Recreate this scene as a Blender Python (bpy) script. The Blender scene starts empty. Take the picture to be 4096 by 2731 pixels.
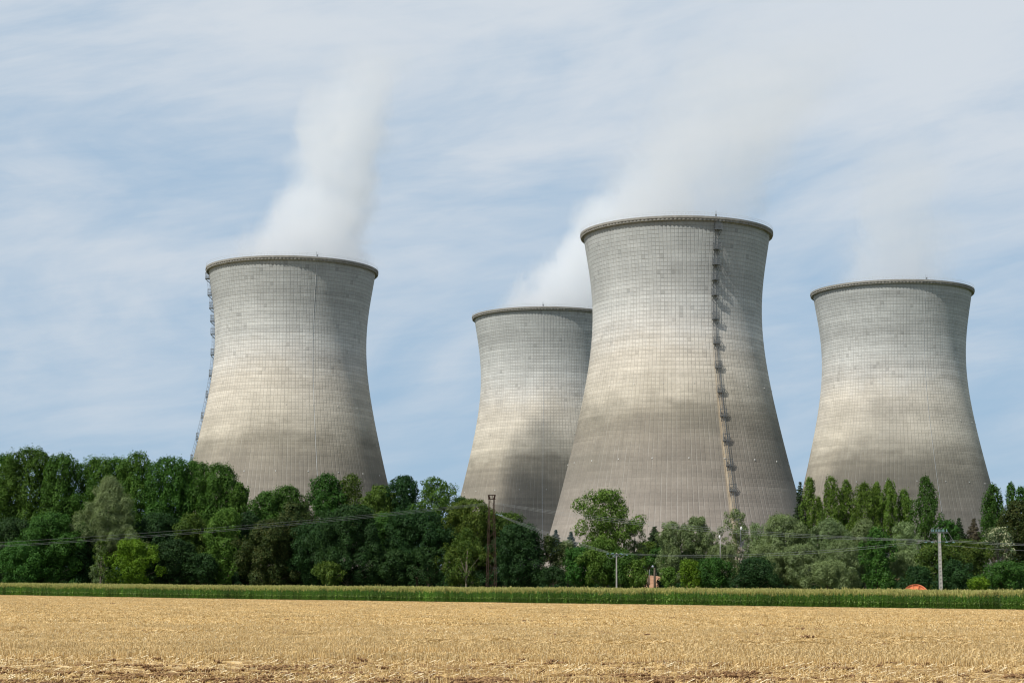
import bpy, math, random
import numpy as np
from mathutils import Vector, Matrix
R = math.radians
scene = bpy.context.scene
COL = scene.collection
# ------------------------------------------------------------------ camera
EYE = 2.7; FPX = 7217.06; PITCH = 0.134; ROLL = 0.0043      # focal length in pixels of the 4096 px wide photograph
cam_d = bpy.data.cameras.new('camera'); cam = bpy.data.objects.new('camera', cam_d); COL.objects.link(cam)
cam_d.sensor_width = 36.0; cam_d.lens = FPX/4096*36.0
cam_d.clip_start = 0.5; cam_d.clip_end = 30000
cam.location = (0, 0, EYE)
cam.matrix_world = Matrix.Translation((0, 0, EYE)) @ Matrix.Rotation(PITCH + math.pi/2, 4, 'X') @ Matrix.Rotation(ROLL, 4, 'Z')
scene.camera = cam
# ------------------------------------------------------------------ light
SUN_AZ = R(-135); SUN_EL = R(49.5)
sdir = Vector((math.cos(SUN_AZ)*math.cos(SUN_EL), math.sin(SUN_AZ)*math.cos(SUN_EL), math.sin(SUN_EL)))
sun_d = bpy.data.lights.new('sun', 'SUN'); sun_d.energy = 4.9; sun_d.angle = R(0.6); sun_d.color = (1.0, 0.955, 0.87)
sun = bpy.data.objects.new('sun', sun_d); COL.objects.link(sun); sun.location = (-150, -100, 250)
sun.rotation_euler = sdir.to_track_quat('Z', 'Y').to_euler()
vs = scene.view_settings
vs.view_transform = 'Standard'; vs.look = 'None'; vs.gamma = 1.0; vs.use_curve_mapping = False; vs.exposure = 0.0
scene.display_settings.display_device = 'sRGB'
cy = scene.cycles
cy.use_denoising = True
cy.max_bounces = 8; cy.diffuse_bounces = 3; cy.glossy_bounces = 2; cy.transmission_bounces = 4; cy.transparent_max_bounces = 12
cy.volume_bounces = 6; cy.volume_max_steps = 128; cy.volume_step_rate = 1.0
cy.sample_clamp_indirect = 4.0
cy.pixel_filter_type = 'BLACKMAN_HARRIS'; cy.filter_width = 1.15

# ------------------------------------------------------------------ node helper
class NT:
    def __init__(s, tree): s.t = tree; s.n = tree.nodes; s.l = tree.links
    def new(s, typ, **kw):
        n = s.n.new(typ)
        for k, v in kw.items(): setattr(n, k, v)
        return n
    def put(s, sock, v):
        if isinstance(v, bpy.types.NodeSocket): s.l.new(v, sock)
        elif v is not None:
            if sock.type == 'RGBA' and not hasattr(v, '__len__'): v = (v, v, v, 1)
            if sock.type == 'RGBA' and len(v) == 3: v = (*v, 1)
            sock.default_value = v
    def m(s, op, a, b=None, c=None, clamp=False):
        n = s.new('ShaderNodeMath', operation=op, use_clamp=clamp)
        s.put(n.inputs[0], a)
        if b is not None: s.put(n.inputs[1], b)
        if c is not None: s.put(n.inputs[2], c)
        return n.outputs[0]
    def vm(s, op, a, b=None):
        n = s.new('ShaderNodeVectorMath', operation=op); s.put(n.inputs[0], a)
        if b is not None: s.put(n.inputs[1], b)
        return n.outputs[0] if op not in ('LENGTH', 'DISTANCE', 'DOT_PRODUCT') else n.outputs['Value']
    def mr(s, v, a, b, c=0.0, d=1.0, smooth=False):
        n = s.new('ShaderNodeMapRange', interpolation_type='SMOOTHSTEP' if smooth else 'LINEAR'); n.clamp = True
        for i, x in enumerate((v, a, b, c, d)): s.put(n.inputs[i], x)
        return n.outputs[0]
    def mix(s, fac, a, b, blend='MIX'):
        n = s.new('ShaderNodeMix', data_type='RGBA', blend_type=blend)
        s.put(n.inputs[0], fac); s.put(n.inputs[6], a); s.put(n.inputs[7], b)
        return n.outputs[2]
    def noise(s, vec, scale, detail=3, rough=0.55, dist=0.0, dim='3D', w=None):
        n = s.new('ShaderNodeTexNoise', noise_dimensions=dim)
        if vec is not None: s.put(n.inputs['Vector'], vec)
        if w is not None: s.put(n.inputs['W'], w)
        n.inputs['Scale'].default_value = scale; n.inputs['Detail'].default_value = detail
        n.inputs['Roughness'].default_value = rough; n.inputs['Distortion'].default_value = dist
        return n.outputs[0]
    def white(s, dim, vec=None, w=None):
        n = s.new('ShaderNodeTexWhiteNoise', noise_dimensions=dim)
        if vec is not None: s.put(n.inputs['Vector'], vec)
        if w is not None: s.put(n.inputs['W'], w)
        return n.outputs[0]
    def comb(s, x, y, z):
        n = s.new('ShaderNodeCombineXYZ'); s.put(n.inputs[0], x); s.put(n.inputs[1], y); s.put(n.inputs[2], z); return n.outputs[0]
    def sep(s, v):
        n = s.new('ShaderNodeSeparateXYZ'); s.put(n.inputs[0], v); return n.outputs
    def ramp(s, v, stops, interp='LINEAR'):
        n = s.new('ShaderNodeValToRGB'); n.color_ramp.interpolation = interp
        e = n.color_ramp.elements
        while len(e) < len(stops): e.new(0.5)
        for i, (p, c) in enumerate(stops):
            e[i].position = p; e[i].color = (*c, 1) if hasattr(c, '__len__') else (c, c, c, 1)
        s.put(n.inputs[0], v); return n.outputs[0]
    def curve(s, v, pts):
        n = s.new('ShaderNodeFloatCurve'); cm = n.mapping.curves[0]
        cm.points[0].location = pts[0]; cm.points[1].location = pts[-1]
        for p in pts[1:-1]: cm.points.new(*p)
        n.mapping.update(); s.put(n.inputs['Value'], v); return n.outputs[0]
def material(name):
    m = bpy.data.materials.new(name); m.use_nodes = True
    t = NT(m.node_tree); bs = m.node_tree.nodes['Principled BSDF']
    return m, t, bs
def plain(name, col, rough=0.7, metal=0.0, var=0.12, scale=3.0, spec=0.3):
    m, t, bs = material(name)
    co = t.new('ShaderNodeTexCoord').outputs['Object']
    n = t.noise(co, scale, 4, 0.6)
    c = t.mix(1.0, col, t.mr(n, 0.25, 0.75, 1-var, 1+var), 'MULTIPLY')
    t.put(bs.inputs['Base Color'], c); bs.inputs['Roughness'].default_value = rough
    bs.inputs['Metallic'].default_value = metal; bs.inputs['Specular IOR Level'].default_value = spec
    return m

# ------------------------------------------------------------------ world: sky with thin streaked cloud
world = bpy.data.worlds.new('World'); scene.world = world; world.use_nodes = True
wt = NT(world.node_tree); bg = world.node_tree.nodes['Background']
sky = wt.new('ShaderNodeTexSky', sky_type='NISHITA'); sky.sun_disc = False
sky.sun_elevation = SUN_EL; sky.sun_rotation = math.pi/2 - SUN_AZ
sky.altitude = 200; sky.air_density = 1.0; sky.dust_density = 0.4; sky.ozone_density = 2.0
wco = wt.new('ShaderNodeTexCoord').outputs['Generated']
wx, wy, wz = wt.sep(wco)
az = wt.m('ARCTAN2', wx, wy); el = wt.m('ARCSINE', wz)
el2 = wt.m('SUBTRACT', el, wt.m('MULTIPLY', az, 0.16))
cv = wt.comb(wt.m('MULTIPLY', az, 1.0), wt.m('MULTIPLY', el2, 2.9), 0.37)
n1 = wt.noise(cv, 6.0, 8, 0.56, 0.6)
n2 = wt.noise(wt.comb(wt.m('MULTIPLY', az, 1.0), wt.m('MULTIPLY', el2, 5.5), 4.3), 16.0, 6, 0.6, 0.5)
n3 = wt.noise(wt.comb(az, wt.m('MULTIPLY', el, 1.6), 9.1), 3.2, 3, 0.5, 0.0)
cl = wt.m('ADD', wt.m('MULTIPLY', n1, 0.85), wt.m('ADD', wt.m('MULTIPLY', n2, 0.26), wt.m('MULTIPLY', n3, 0.55)))
cl = wt.m('ADD', cl, wt.mr(el, 0.02, 0.36, -0.24, 0.18))
cl = wt.m('ADD', cl, wt.mr(az, -0.25, 0.3, -0.04, 0.06))
mask = wt.mr(cl, 0.50, 1.10, 0.10, 0.97, True)
mask = wt.m('MULTIPLY', mask, wt.mr(el, 0.37, 0.62, 1.0, 0.08, True))
skyc = wt.mix(wt.mr(el, 0.36, 0.6, 0.9, 0.1), sky.outputs[0], (3.15, 4.85, 6.75))
wcol = wt.mix(mask, skyc, (6.6, 7.15, 7.75))
wt.put(bg.inputs['Color'], wcol); bg.inputs['Strength'].default_value = 0.10

# ------------------------------------------------------------------ placing helpers
def at(px, py, Y):
    """pixel of the 4096 px photograph -> world point at distance Y"""
    u = (px-2048)/FPX; v = (1365.5-py)/FPX
    uu = u*math.cos(ROLL) - v*math.sin(ROLL); vv = u*math.sin(ROLL) + v*math.cos(ROLL)
    dy = math.cos(PITCH) - vv*math.sin(PITCH); dz = math.sin(PITCH) + vv*math.cos(PITCH)
    k = Y/dy
    return Vector((uu*k, Y, EYE + dz*k))
K = 4096/2352
def gz(x, y):
    t = np.clip((np.asarray(y, dtype=float)-300)/130, 0, 1)
    return 0.45*t*t*(3-2*t)
# near edge of the maize: a straight line across the field
EL_ = np.array((-101.0, 356.0)); ER_ = np.array((57.5, 203.0))
EDIR = (ER_-EL_)/np.linalg.norm(ER_-EL_); ENRM = np.array((-EDIR[1], EDIR[0]))   # points away from camera
def edge_d(x, y): return (np.asarray(x)-EL_[0])*ENRM[0] + (np.asarray(y)-EL_[1])*ENRM[1]

def tag(o, label=None, cat=None, group=None, kind=None):
    if label: o['label'] = label
    if cat: o['category'] = cat
    if group: o['group'] = group
    if kind: o['kind'] = kind
    return o
def empty(name, loc, rz=0, **kw):
    o = bpy.data.objects.new(name, None); COL.objects.link(o); o.location = loc; o.rotation_euler = (0, 0, rz)
    o.empty_display_size = 0.5
    return tag(o, **kw)
def mesh_np(name, V, F, mat, parent=None, smooth=False, loc=None):
    """V (n,3), F (m,k) constant k"""
    me = bpy.data.meshes.new(name); V = np.asarray(V, dtype=np.float32); F = np.asarray(F, dtype=np.int32)
    k = F.shape[1]
    me.vertices.add(len(V)); me.vertices.foreach_set('co', V.ravel())
    me.loops.add(F.size); me.loops.foreach_set('vertex_index', F.ravel())
    me.polygons.add(len(F)); me.polygons.foreach_set('loop_start', np.arange(0, F.size, k, dtype=np.int32))
    me.polygons.foreach_set('loop_total', np.full(len(F), k, dtype=np.int32))
    if smooth: me.polygons.foreach_set('use_smooth', np.ones(len(F), dtype=bool))
    me.update(calc_edges=True); me.validate()
    if mat: me.materials.append(mat)
    o = bpy.data.objects.new(name, me); COL.objects.link(o)
    if parent: o.parent = parent
    if loc is not None: o.location = loc
    return o
class MB:
    def __init__(s): s.v = []; s.f = []
    def box(s, c, size, rz=0.0, M=None):
        hx, hy, hz = size[0]/2, size[1]/2, size[2]/2; b = len(s.v)
        cr, sr = math.cos(rz), math.sin(rz)
        for dx in (-hx, hx):
            for dy in (-hy, hy):
                for dz in (-hz, hz):
                    p = Vector((c[0]+dx*cr-dy*sr, c[1]+dx*sr+dy*cr, c[2]+dz))
                    s.v.append(M @ p if M else p)
        for q in ((0,1,3,2),(4,6,7,5),(0,4,5,1),(2,3,7,6),(0,2,6,4),(1,5,7,3)): s.f.append([b+i for i in q])
        return s
    def tube(s, pts, rad, n=6, cap=True):
        pts = [Vector(p) for p in pts]; rads = rad if hasattr(rad, '__len__') else [rad]*len(pts)
        b = len(s.v); up = None
        for i, p in enumerate(pts):
            d = (pts[min(i+1, len(pts)-1)] - pts[max(i-1, 0)])
            if d.length < 1e-9: d = Vector((0,0,1))
            d.normalize()
            if up is None: up = d.orthogonal().normalized()
            a = (up - d*up.dot(d))
            a = a.normalized() if a.length > 1e-6 else d.orthogonal().normalized()
            up = a; c = d.cross(a)
            for k in range(n):
                t = 2*math.pi*k/n; s.v.append(p + (a*math.cos(t) + c*math.sin(t))*rads[i])
        for i in range(len(pts)-1):
            for k in range(n):
                s.f.append([b+i*n+k, b+i*n+(k+1) % n, b+(i+1)*n+(k+1) % n, b+(i+1)*n+k])
        if cap:
            s.f.append([b+k for k in range(n)][::-1]); s.f.append([b+(len(pts)-1)*n+k for k in range(n)])
        return s
    def lathe(s, prof, n=64, M=None, close=False):
        b = len(s.v)
        for r, z in prof:
            for k in range(n):
                t = 2*math.pi*k/n; p = Vector((r*math.cos(t), r*math.sin(t), z)); s.v.append(M @ p if M else p)
        m = len(prof)
        for i in range(m if close else m-1):
            j = (i+1) % m
            for k in range(n): s.f.append([b+i*n+k, b+i*n+(k+1) % n, b+j*n+(k+1) % n, b+j*n+k])
        return s
    def build(s, name, mat, parent=None, smooth=False, loc=None):
        me = bpy.data.meshes.new(name); me.from_pydata([tuple(v) for v in s.v], [], s.f)
        if smooth:
            me.polygons.foreach_set('use_smooth', np.ones(len(me.polygons), dtype=bool))
        if mat: me.materials.append(mat)
        o = bpy.data.objects.new(name, me); COL.objects.link(o)
        if parent: o.parent = parent
        if loc is not None: o.location = loc
        return o

# ================================================================== cooling towers
PROF = [(0, 50.2), (8, 48.4), (14, 46.9), (22.07, 44.7), (33.28, 41.49), (47.08, 38.32-0.35), (56, 35.95), (66.0, 33.86), (75, 32.1), (85.07, 30.61),
        (92, 30.05), (98.82, 29.89), (104, 30.15), (110.85, 30.8), (116.43, 31.64), (121, 32.35), (125.6, 33.05)]
pz = np.array([p[0] for p in PROF]); pr = np.array([p[1] for p in PROF])
cf = np.polynomial.chebyshev.Chebyshev.fit(pz, pr, 6)
def shell_r(z): return cf(z)
NRIB = 150
def tower_material(name, ladder_ang, seed, stain_top=62.0, swing=3.0):
    m, t, bs = material(name)
    co = t.new('ShaderNodeTexCoord').outputs['Object']
    x, y, z = t.sep(co)
    ang = t.m('ARCTAN2', y, x)
    u = t.m('MULTIPLY', ang, NRIB/(2*math.pi)); v = t.m('DIVIDE', z, 1.36)
    # slightly uneven seams
    wob = t.m('MULTIPLY', t.m('SUBTRACT', t.noise(t.comb(u, v, seed), 0.9, 2), 0.5), 0.09)
    fu = t.m('ABSOLUTE', t.m('SUBTRACT', t.m('FRACT', t.m('ADD', u, wob)), 0.5))
    fv = t.m('ABSOLUTE', t.m('SUBTRACT', t.m('FRACT', t.m('ADD', v, wob)), 0.5))
    iu = t.m('FLOOR', u); iv = t.m('FLOOR', v)
    cell = t.white('3D', t.comb(iu, iv, seed)); row = t.white('2D', t.comb(iv, seed+7, 0)); colr = t.white('2D', t.comb(iu, seed+3, 0))
    sth = t.comb(t.m('MULTIPLY', u, 0.11), t.m('MULTIPLY', z, 0.33), seed)          # long smears round the shell
    smear = t.noise(sth, 1.0, 5, 0.62)
    drip = t.noise(t.comb(t.m('MULTIPLY', u, 1.4), t.m('MULTIPLY', z, 0.05), seed+2), 1.0, 4, 0.65)
    mott = t.noise(t.vm('ADD', co, (seed*13.0, 0, 0)), 0.13, 5, 0.6)
    fine = t.noise(co, 1.3, 5, 0.65)
    # height zones of the concrete: grey-green lifts darkened upward as painted shade, pale beige middle, brown-grey foot
    big = t.noise(t.comb(t.m('MULTIPLY', u, 0.035), t.m('MULTIPLY', z, 0.012), seed+31), 1.0, 3, 0.5)
    rag = t.noise(t.comb(t.m('MULTIPLY', u, 0.5), t.m('MULTIPLY', z, 0.3), seed+41), 1.0, 3, 0.6)
    zz = t.m('ADD', z, t.m('ADD', t.m('MULTIPLY', t.m('SUBTRACT', smear, 0.5), 9.0), t.m('ADD', t.m('MULTIPLY', t.m('SUBTRACT', big, 0.5), 20.0), t.m('MULTIPLY', t.m('SUBTRACT', rag, 0.5), 7.0))))
    zf = t.m('DIVIDE', zz, 130.0)
    S = stain_top
    base = t.ramp(zf, [(0.0, (.275, .245, .215)), (22/130, (.285, .252, .218)), ((S-24)/130, (.25, .224, .19)), ((S-8)/130, (.258, .232, .19)),
                       ((S-1)/130, (.31, .28, .225)), ((S+7)/130, (.49, .448, .368)), (80/130, (.56, .518, .445)), (90/130, (.56, .545, .508)),
                       (98/130, (.51, .515, .495)), (110/130, (.43, .442, .43)), (1.0, (.355, .372, .365))])
    def mul(c, f): return t.mix(1.0, c, f, 'MULTIPLY')
    base = mul(base, t.mr(cell, 0, 1, 0.965, 1.035))
    base = mul(base, t.mr(row, 0, 1, 0.93, 1.05))
    base = mul(base, t.mr(mott, 0.3, 0.7, 0.92, 1.07))
    base = mul(base, t.mr(smear, 0.3, 0.72, 0.90, 1.08))
    base = mul(base, t.mr(drip, 0.3, 0.75, 0.94, 1.07))
    lift = t.noise(t.comb(t.m('MULTIPLY', u, 0.02), t.m('MULTIPLY', t.m('SNAP', z, 2.72), 0.13), seed+55), 1.0, 3, 0.6)     # whole pours a shade lighter or darker
    base = mul(base, t.mr(lift, 0.32, 0.68, 0.87, 1.10))
    base = mul(base, t.mr(fine, 0.3, 0.7, 0.93, 1.06))
    # a few dirty panels
    dirty = t.m('MULTIPLY', t.m('GREATER_THAN', cell, 0.985), t.mr(z, 60, 85, 0.0, 0.22))
    base = mul(base, t.m('SUBTRACT', 1.0, dirty))
    # damp dark patches just under and around the change of colour
    damp = t.m('MULTIPLY', t.mr(t.noise(t.comb(t.m('MULTIPLY', u, 0.045), t.m('MULTIPLY', z, 0.05), seed+20), 1.0, 3, 0.5), 0.42, 0.62, 0, 1, True),
               t.m('MULTIPLY', t.mr(z, S-28, S-12, 0, 1, True), t.mr(z, S, S+9, 1, 0, True)))
    base = t.mix(t.m('MULTIPLY', damp, 0.38), base, (.17, .16, .13))
    # seams: horizontal fade out towards the foot, vertical ones everywhere, also painting the ribs' shade side
    lh = t.m('MULTIPLY', t.mr(fv, 0.435, 0.475), t.m('MULTIPLY', t.mr(z, 50, 95, 0.14, 0.80), t.mr(cell, 0, 1, 0.6, 1.15)))
    lv = t.m('MULTIPLY', t.mr(fu, 0.425, 0.475), t.mr(z, 40, 90, 0.42, 0.58))
    lv = t.m('MULTIPLY', lv, t.mr(colr, 0, 1, 0.55, 1.15))
    line = t.m('MAXIMUM', lh, lv)
    ribhi = t.m('MULTIPLY', t.m('MULTIPLY', t.mr(t.m('FRACT', t.m('ADD', u, wob)), 0.06, 0.10), t.mr(t.m('FRACT', t.m('ADD', u, wob)), 0.14, 0.18, 1, 0)), t.mr(drip, 0.42, 0.62, 0.0, 0.22))  # painted highlight: a light line beside each dark rib line
    base = t.mix(ribhi, base, (.68, .67, .63))
    base = t.mix(t.m('MULTIPLY', line, 0.78), base, (.17, .16, .14))
    # white lime run along some ribs near the foot
    lime = t.m('MULTIPLY', t.m('MULTIPLY', t.mr(fu, 0.455, 0.49), t.mr(t.noise(t.comb(iu, t.m('MULTIPLY', z, 0.12), seed+5), 1.0, 3, 0.7), 0.5, 0.68)), t.mr(z, 35, 62, 0.38, 0.1))
    base = t.mix(lime, base, (.62, .61, .58))
    # rust and pale run below the ladder
    if ladder_ang is not None:
        da = t.m('SUBTRACT', ang, ladder_ang - 0.012)
        dm = t.m('MULTIPLY', da, 38.0)
        strip = t.m('MULTIPLY', t.mr(t.m('ABSOLUTE', dm), 1.0, 1.5, 1.0, 0.0), t.mr(z, 60, 92, 1.0, 0.0))
        sc = t.ramp(t.noise(t.comb(t.m('MULTIPLY', dm, 0.9), t.m('MULTIPLY', z, 0.09), seed), 1.6, 4, 0.7), [(0.3, (.20, .14, .09)), (0.5, (.50, .40, .27)), (0.75, (.56, .49, .37))])
        base = t.mix(t.m('MULTIPLY', strip, 0.72), base, sc)
        dk = t.m('MULTIPLY', t.mr(t.m('ABSOLUTE', dm), 0.3, 1.5, 1.0, 0.0), t.mr(z, 72, 96, 0.0, 0.28))
        base = t.mix(dk, base, (.20, .21, .21))
    t.put(bs.inputs['Base Color'], base)
    bs.inputs['Roughness'].default_value = 0.9; bs.inputs['Specular IOR Level'].default_value = 0.15
    h = t.m('SUBTRACT', 1.0, t.m('MAXIMUM', t.mr(fu, 0.39, 0.47), t.m('MULTIPLY', t.mr(fv, 0.41, 0.47), t.mr(z, 45, 85, 0.4, 1.0))))
    h = t.m('ADD', h, t.m('ADD', t.m('MULTIPLY', fine, 0.4), t.m('MULTIPLY', cell, 0.25)))
    bp = t.new('ShaderNodeBump'); bp.inputs['Strength'].default_value = 0.55; bp.inputs['Distance'].default_value = 0.12
    t.put(bp.inputs['Height'], h); t.put(bs.inputs['Normal'], bp.outputs[0])
    return m
M_rim = plain('rim_concrete', (.25, .243, .22), 0.9, var=0.25, scale=0.8, spec=0.15)
M_inner = plain('inner_concrete', (.30, .30, .28), 0.9, var=0.2, scale=0.2)
M_galv = plain('galvanised_steel', (.17, .185, .195), 0.5, 0.35, var=0.15, scale=2)
M_rail = plain('pale_railing', (.62, .64, .65), 0.5, 0.2, var=0.1)
M_white = plain('white_paint', (.6, .6, .58), 0.5, var=0.05)

def polar(r, a, z): return Vector((r*math.cos(a), r*math.sin(a), z))
def build_ladder(tower, ang, zs):
    lad = MB()
    zt = np.arange(8, 127.3, 1.5); perp = Vector((-math.sin(ang), math.cos(ang), 0))
    for s in (-1, 1):
        lad.tube([polar(shell_r(z)+0.45, ang, z)+perp*0.35*s for z in zt], 0.055, 4)
        lad.tube([polar(shell_r(z)+0.05, ang, z)+perp*0.62*s for z in zt], 0.07, 4)
    for z in np.arange(8, 124.5, 0.75):
        a = polar(shell_r(z)+0.45, ang, z); lad.tube([a+perp*0.35, a-perp*0.35], 0.025, 4)
    # safety hoops
    for z in np.arange(9, 124, 1.5):
        r0 = shell_r(z)+0.45; pts = []
        for k in range(7):
            b = -math.pi/2 + math.pi*k/6
            pts.append(polar(r0+0.75*math.cos(b), ang, z)+perp*0.42*math.sin(b))
        lad.tube(pts, 0.03, 4)
    for s in (-0.33, 0.33, 0):
        lad.tube([polar(shell_r(z)+0.45+(0.75 if s == 0 else 0.55), ang, z)+perp*s for z in zt], 0.03, 4)
    L = lad.build('ladder', M_galv, tower)
    def cage(z):
        r0 = shell_r(z) - 0.1; M = Matrix.Translation((0, 0, 0))
        W = 1.12; D = 0.95+0.85*min(max((z-78)/22, 0), 1); b = MB()
        ca, sa = math.cos(ang), math.sin(ang)
        def P(r, w, h): return Vector((ca*(r0+r) - sa*w, sa*(r0+r) + ca*w, z+h))
        Mx = Matrix(((ca, -sa, 0, ca*r0), (sa, ca, 0, sa*r0), (0, 0, 1, z), (0, 0, 0, 1)))
        dr = float(shell_r(z-1.5)-shell_r(z))
        b.box((D/2, 0, 0), (D, 2*W, 0.15), M=Mx)
        for w in (-W*0.8, W*0.8):
            b.tube([P(D*0.95, w, -0.1), P(0.1+dr, w, -1.7)], 0.08, 5)
        g = b.build('platform', M_galv, L)
        c = MB()
        H = 2.3
        for hh in (0.55, 1.15, H):
            c.tube([P(0.1, -W, hh), P(D, -W, hh), P(D, W, hh), P(0.1, W, hh)], 0.055 if hh < 2 else 0.09, 4)
        for k in range(7):
            w = -W + 2*W*k/6; c.tube([P(D, w, 0), P(D, w, H)], 0.05, 4)
        for k in range(1, 4):
            for w in (-W, W): c.tube([P(D*k/4, w, 0), P(D*k/4, w, H)], 0.045, 4)
        c.build('guard_cage', M_galv, g)
    for z in zs: cage(z)
LZ = [122.6, 116.0, 110.8, 105.6, 100.4, 92.2, 83.8, 75.4, 67.0, 58.8, 50.4, 42.0, 33.6, 25.2, 16.8]
def build_tower(x, y, label, seed, ladder=None, stain=62.0, lightning=None, n=300):
    T = empty('cooling_tower', (x, y, 0), label=label, cat='cooling tower', group='cooling towers behind the trees')
    m = tower_material('ribbed_concrete', ladder, seed, stain)
    zs = np.linspace(0, 126.0, 106)
    th = np.arange(n)*2*math.pi/n
    V = []
    for z in zs: V.append(np.c_[shell_r(z)*np.cos(th), shell_r(z)*np.sin(th), np.full(n, z)])
    V = np.concatenate(V); i, k = np.meshgrid(np.arange(len(zs)-1), np.arange(n), indexing='ij')
    F = np.stack([i*n+k, i*n+(k+1) % n, (i+1)*n+(k+1) % n, (i+1)*n+k], -1).reshape(-1, 4)
    mesh_np('shell', V, F, m, T, True)
    inner = MB().lathe([(shell_r(z)-0.6, z) for z in np.linspace(60, 126, 24)], 160); inner.build('inner_wall', M_inner, T, True)
    # rim deck: a cornice ring with its underside on small corbels
    rt = float(shell_r(126.0)); print('rt', rt)
    rim = MB().lathe([(rt-0.9, 125.8), (rt+0.02, 125.55), (rt+0.75, 125.95), (34.32, 126.08), (34.32, 126.82), (34.1, 126.88), (rt-0.9, 126.88)], 240, close=True)
    ro = rim.build('rim', M_rim, T)
    cb = MB(); rnd = random.Random(seed*31+1); NS = 450; jit = [rnd.uniform(-.07, .05) for q in range(151)]
    prof = [(33.0, 125.99), (33.0, 125.55), (34.14, 125.42), (34.22, 125.99)]
    for r_, z_ in prof:
        for q in range(NS):
            gap = q % 3 == 2; j = jit[q//3]
            rr_ = 33.9 if (gap and r_ > 34) else (r_ + (j if r_ > 34 else 0)); cb.v.append(polar(rr_, 2*math.pi*q/NS, z_))
    for i in range(3):
        for q in range(NS): cb.f.append([i*NS+q, i*NS+(q+1) % NS, (i+1)*NS+(q+1) % NS, (i+1)*NS+q])
    cb.build('corbel_course', M_rim, ro)
    rl = MB()
    for q in range(160):
        a = 2*math.pi*q/160; rl.tube([polar(34.15, a, 126.95), polar(34.15, a, 128.1)], 0.028, 4, False)
    for hz in (127.5, 128.1):
        rl.lathe([(34.15+0.03, hz), (34.15, hz+0.035), (34.15-0.03, hz), (34.15, hz-0.035)], 160, close=True)
    rl.build('railing', M_rail, ro)
    # lightning rods and small aviation lamp brackets
    lr = MB()
    for a in (lightning or []):
        for d in (0, 0.016): lr.tube([polar(33.9, a+d, 127), polar(33.9, a+d, 128.9)], 0.05, 4)
        lr.box(polar(34.0, a+0.008, 127.4), (0.5, 0.5, 0.6))
    if lightning:
        lr.build('lightning_rod', M_galv, ro)
        if ladder is None or math.cos(ladder-lightning[0]) < .9:
            a = lightning[0]+.01; MB().tube([polar(shell_r(z)+.08, a, z) for z in np.arange(4, 126, 3.0)], .055, 4).build('conductor_cable', M_rail, T)
    for zz, off in ((44.5, 0.0), (70.0, 0.08)):
        for q in range(10):
            a = 2*math.pi*q/20+off-math.pi; sz = 1.0 if zz < 50 else 0.6
            mk = MB().box((shell_r(zz)+0.05, 0, zz), (0.3, 0.34*sz, 0.42*sz), M=Matrix.Rotation(a, 4, 'Z')); mk.build('survey_marker', M_white, T)
    if ladder is not None: build_ladder(T, ladder, LZ)
    return T
def camdir(x, y): return math.atan2(-y, -x)
TW = [(-87.99, 712.08), (15.48, 836.24), (58.53, 633.94), (161.85, 759.75)]
build_tower(*TW[0], 'cooling tower at the left, alone above the poplars, ladder on its left edge', 1, ladder=R(-171.5), stain=55, lightning=[R(-67.5)])
build_tower(*TW[1], 'farthest cooling tower, partly hidden behind the biggest one', 2, stain=55, lightning=[R(-93)])
build_tower(*TW[2], 'biggest cooling tower, nearest, with a caged ladder down its front', 3, ladder=camdir(*TW[2])+R(25.2), stain=60, lightning=[camdir(*TW[2])+R(23)])
build_tower(*TW[3], 'cooling tower at the right behind the column poplars, no ladder in view', 4, stain=54, lightning=[camdir(*TW[3])+R(24)])

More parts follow.
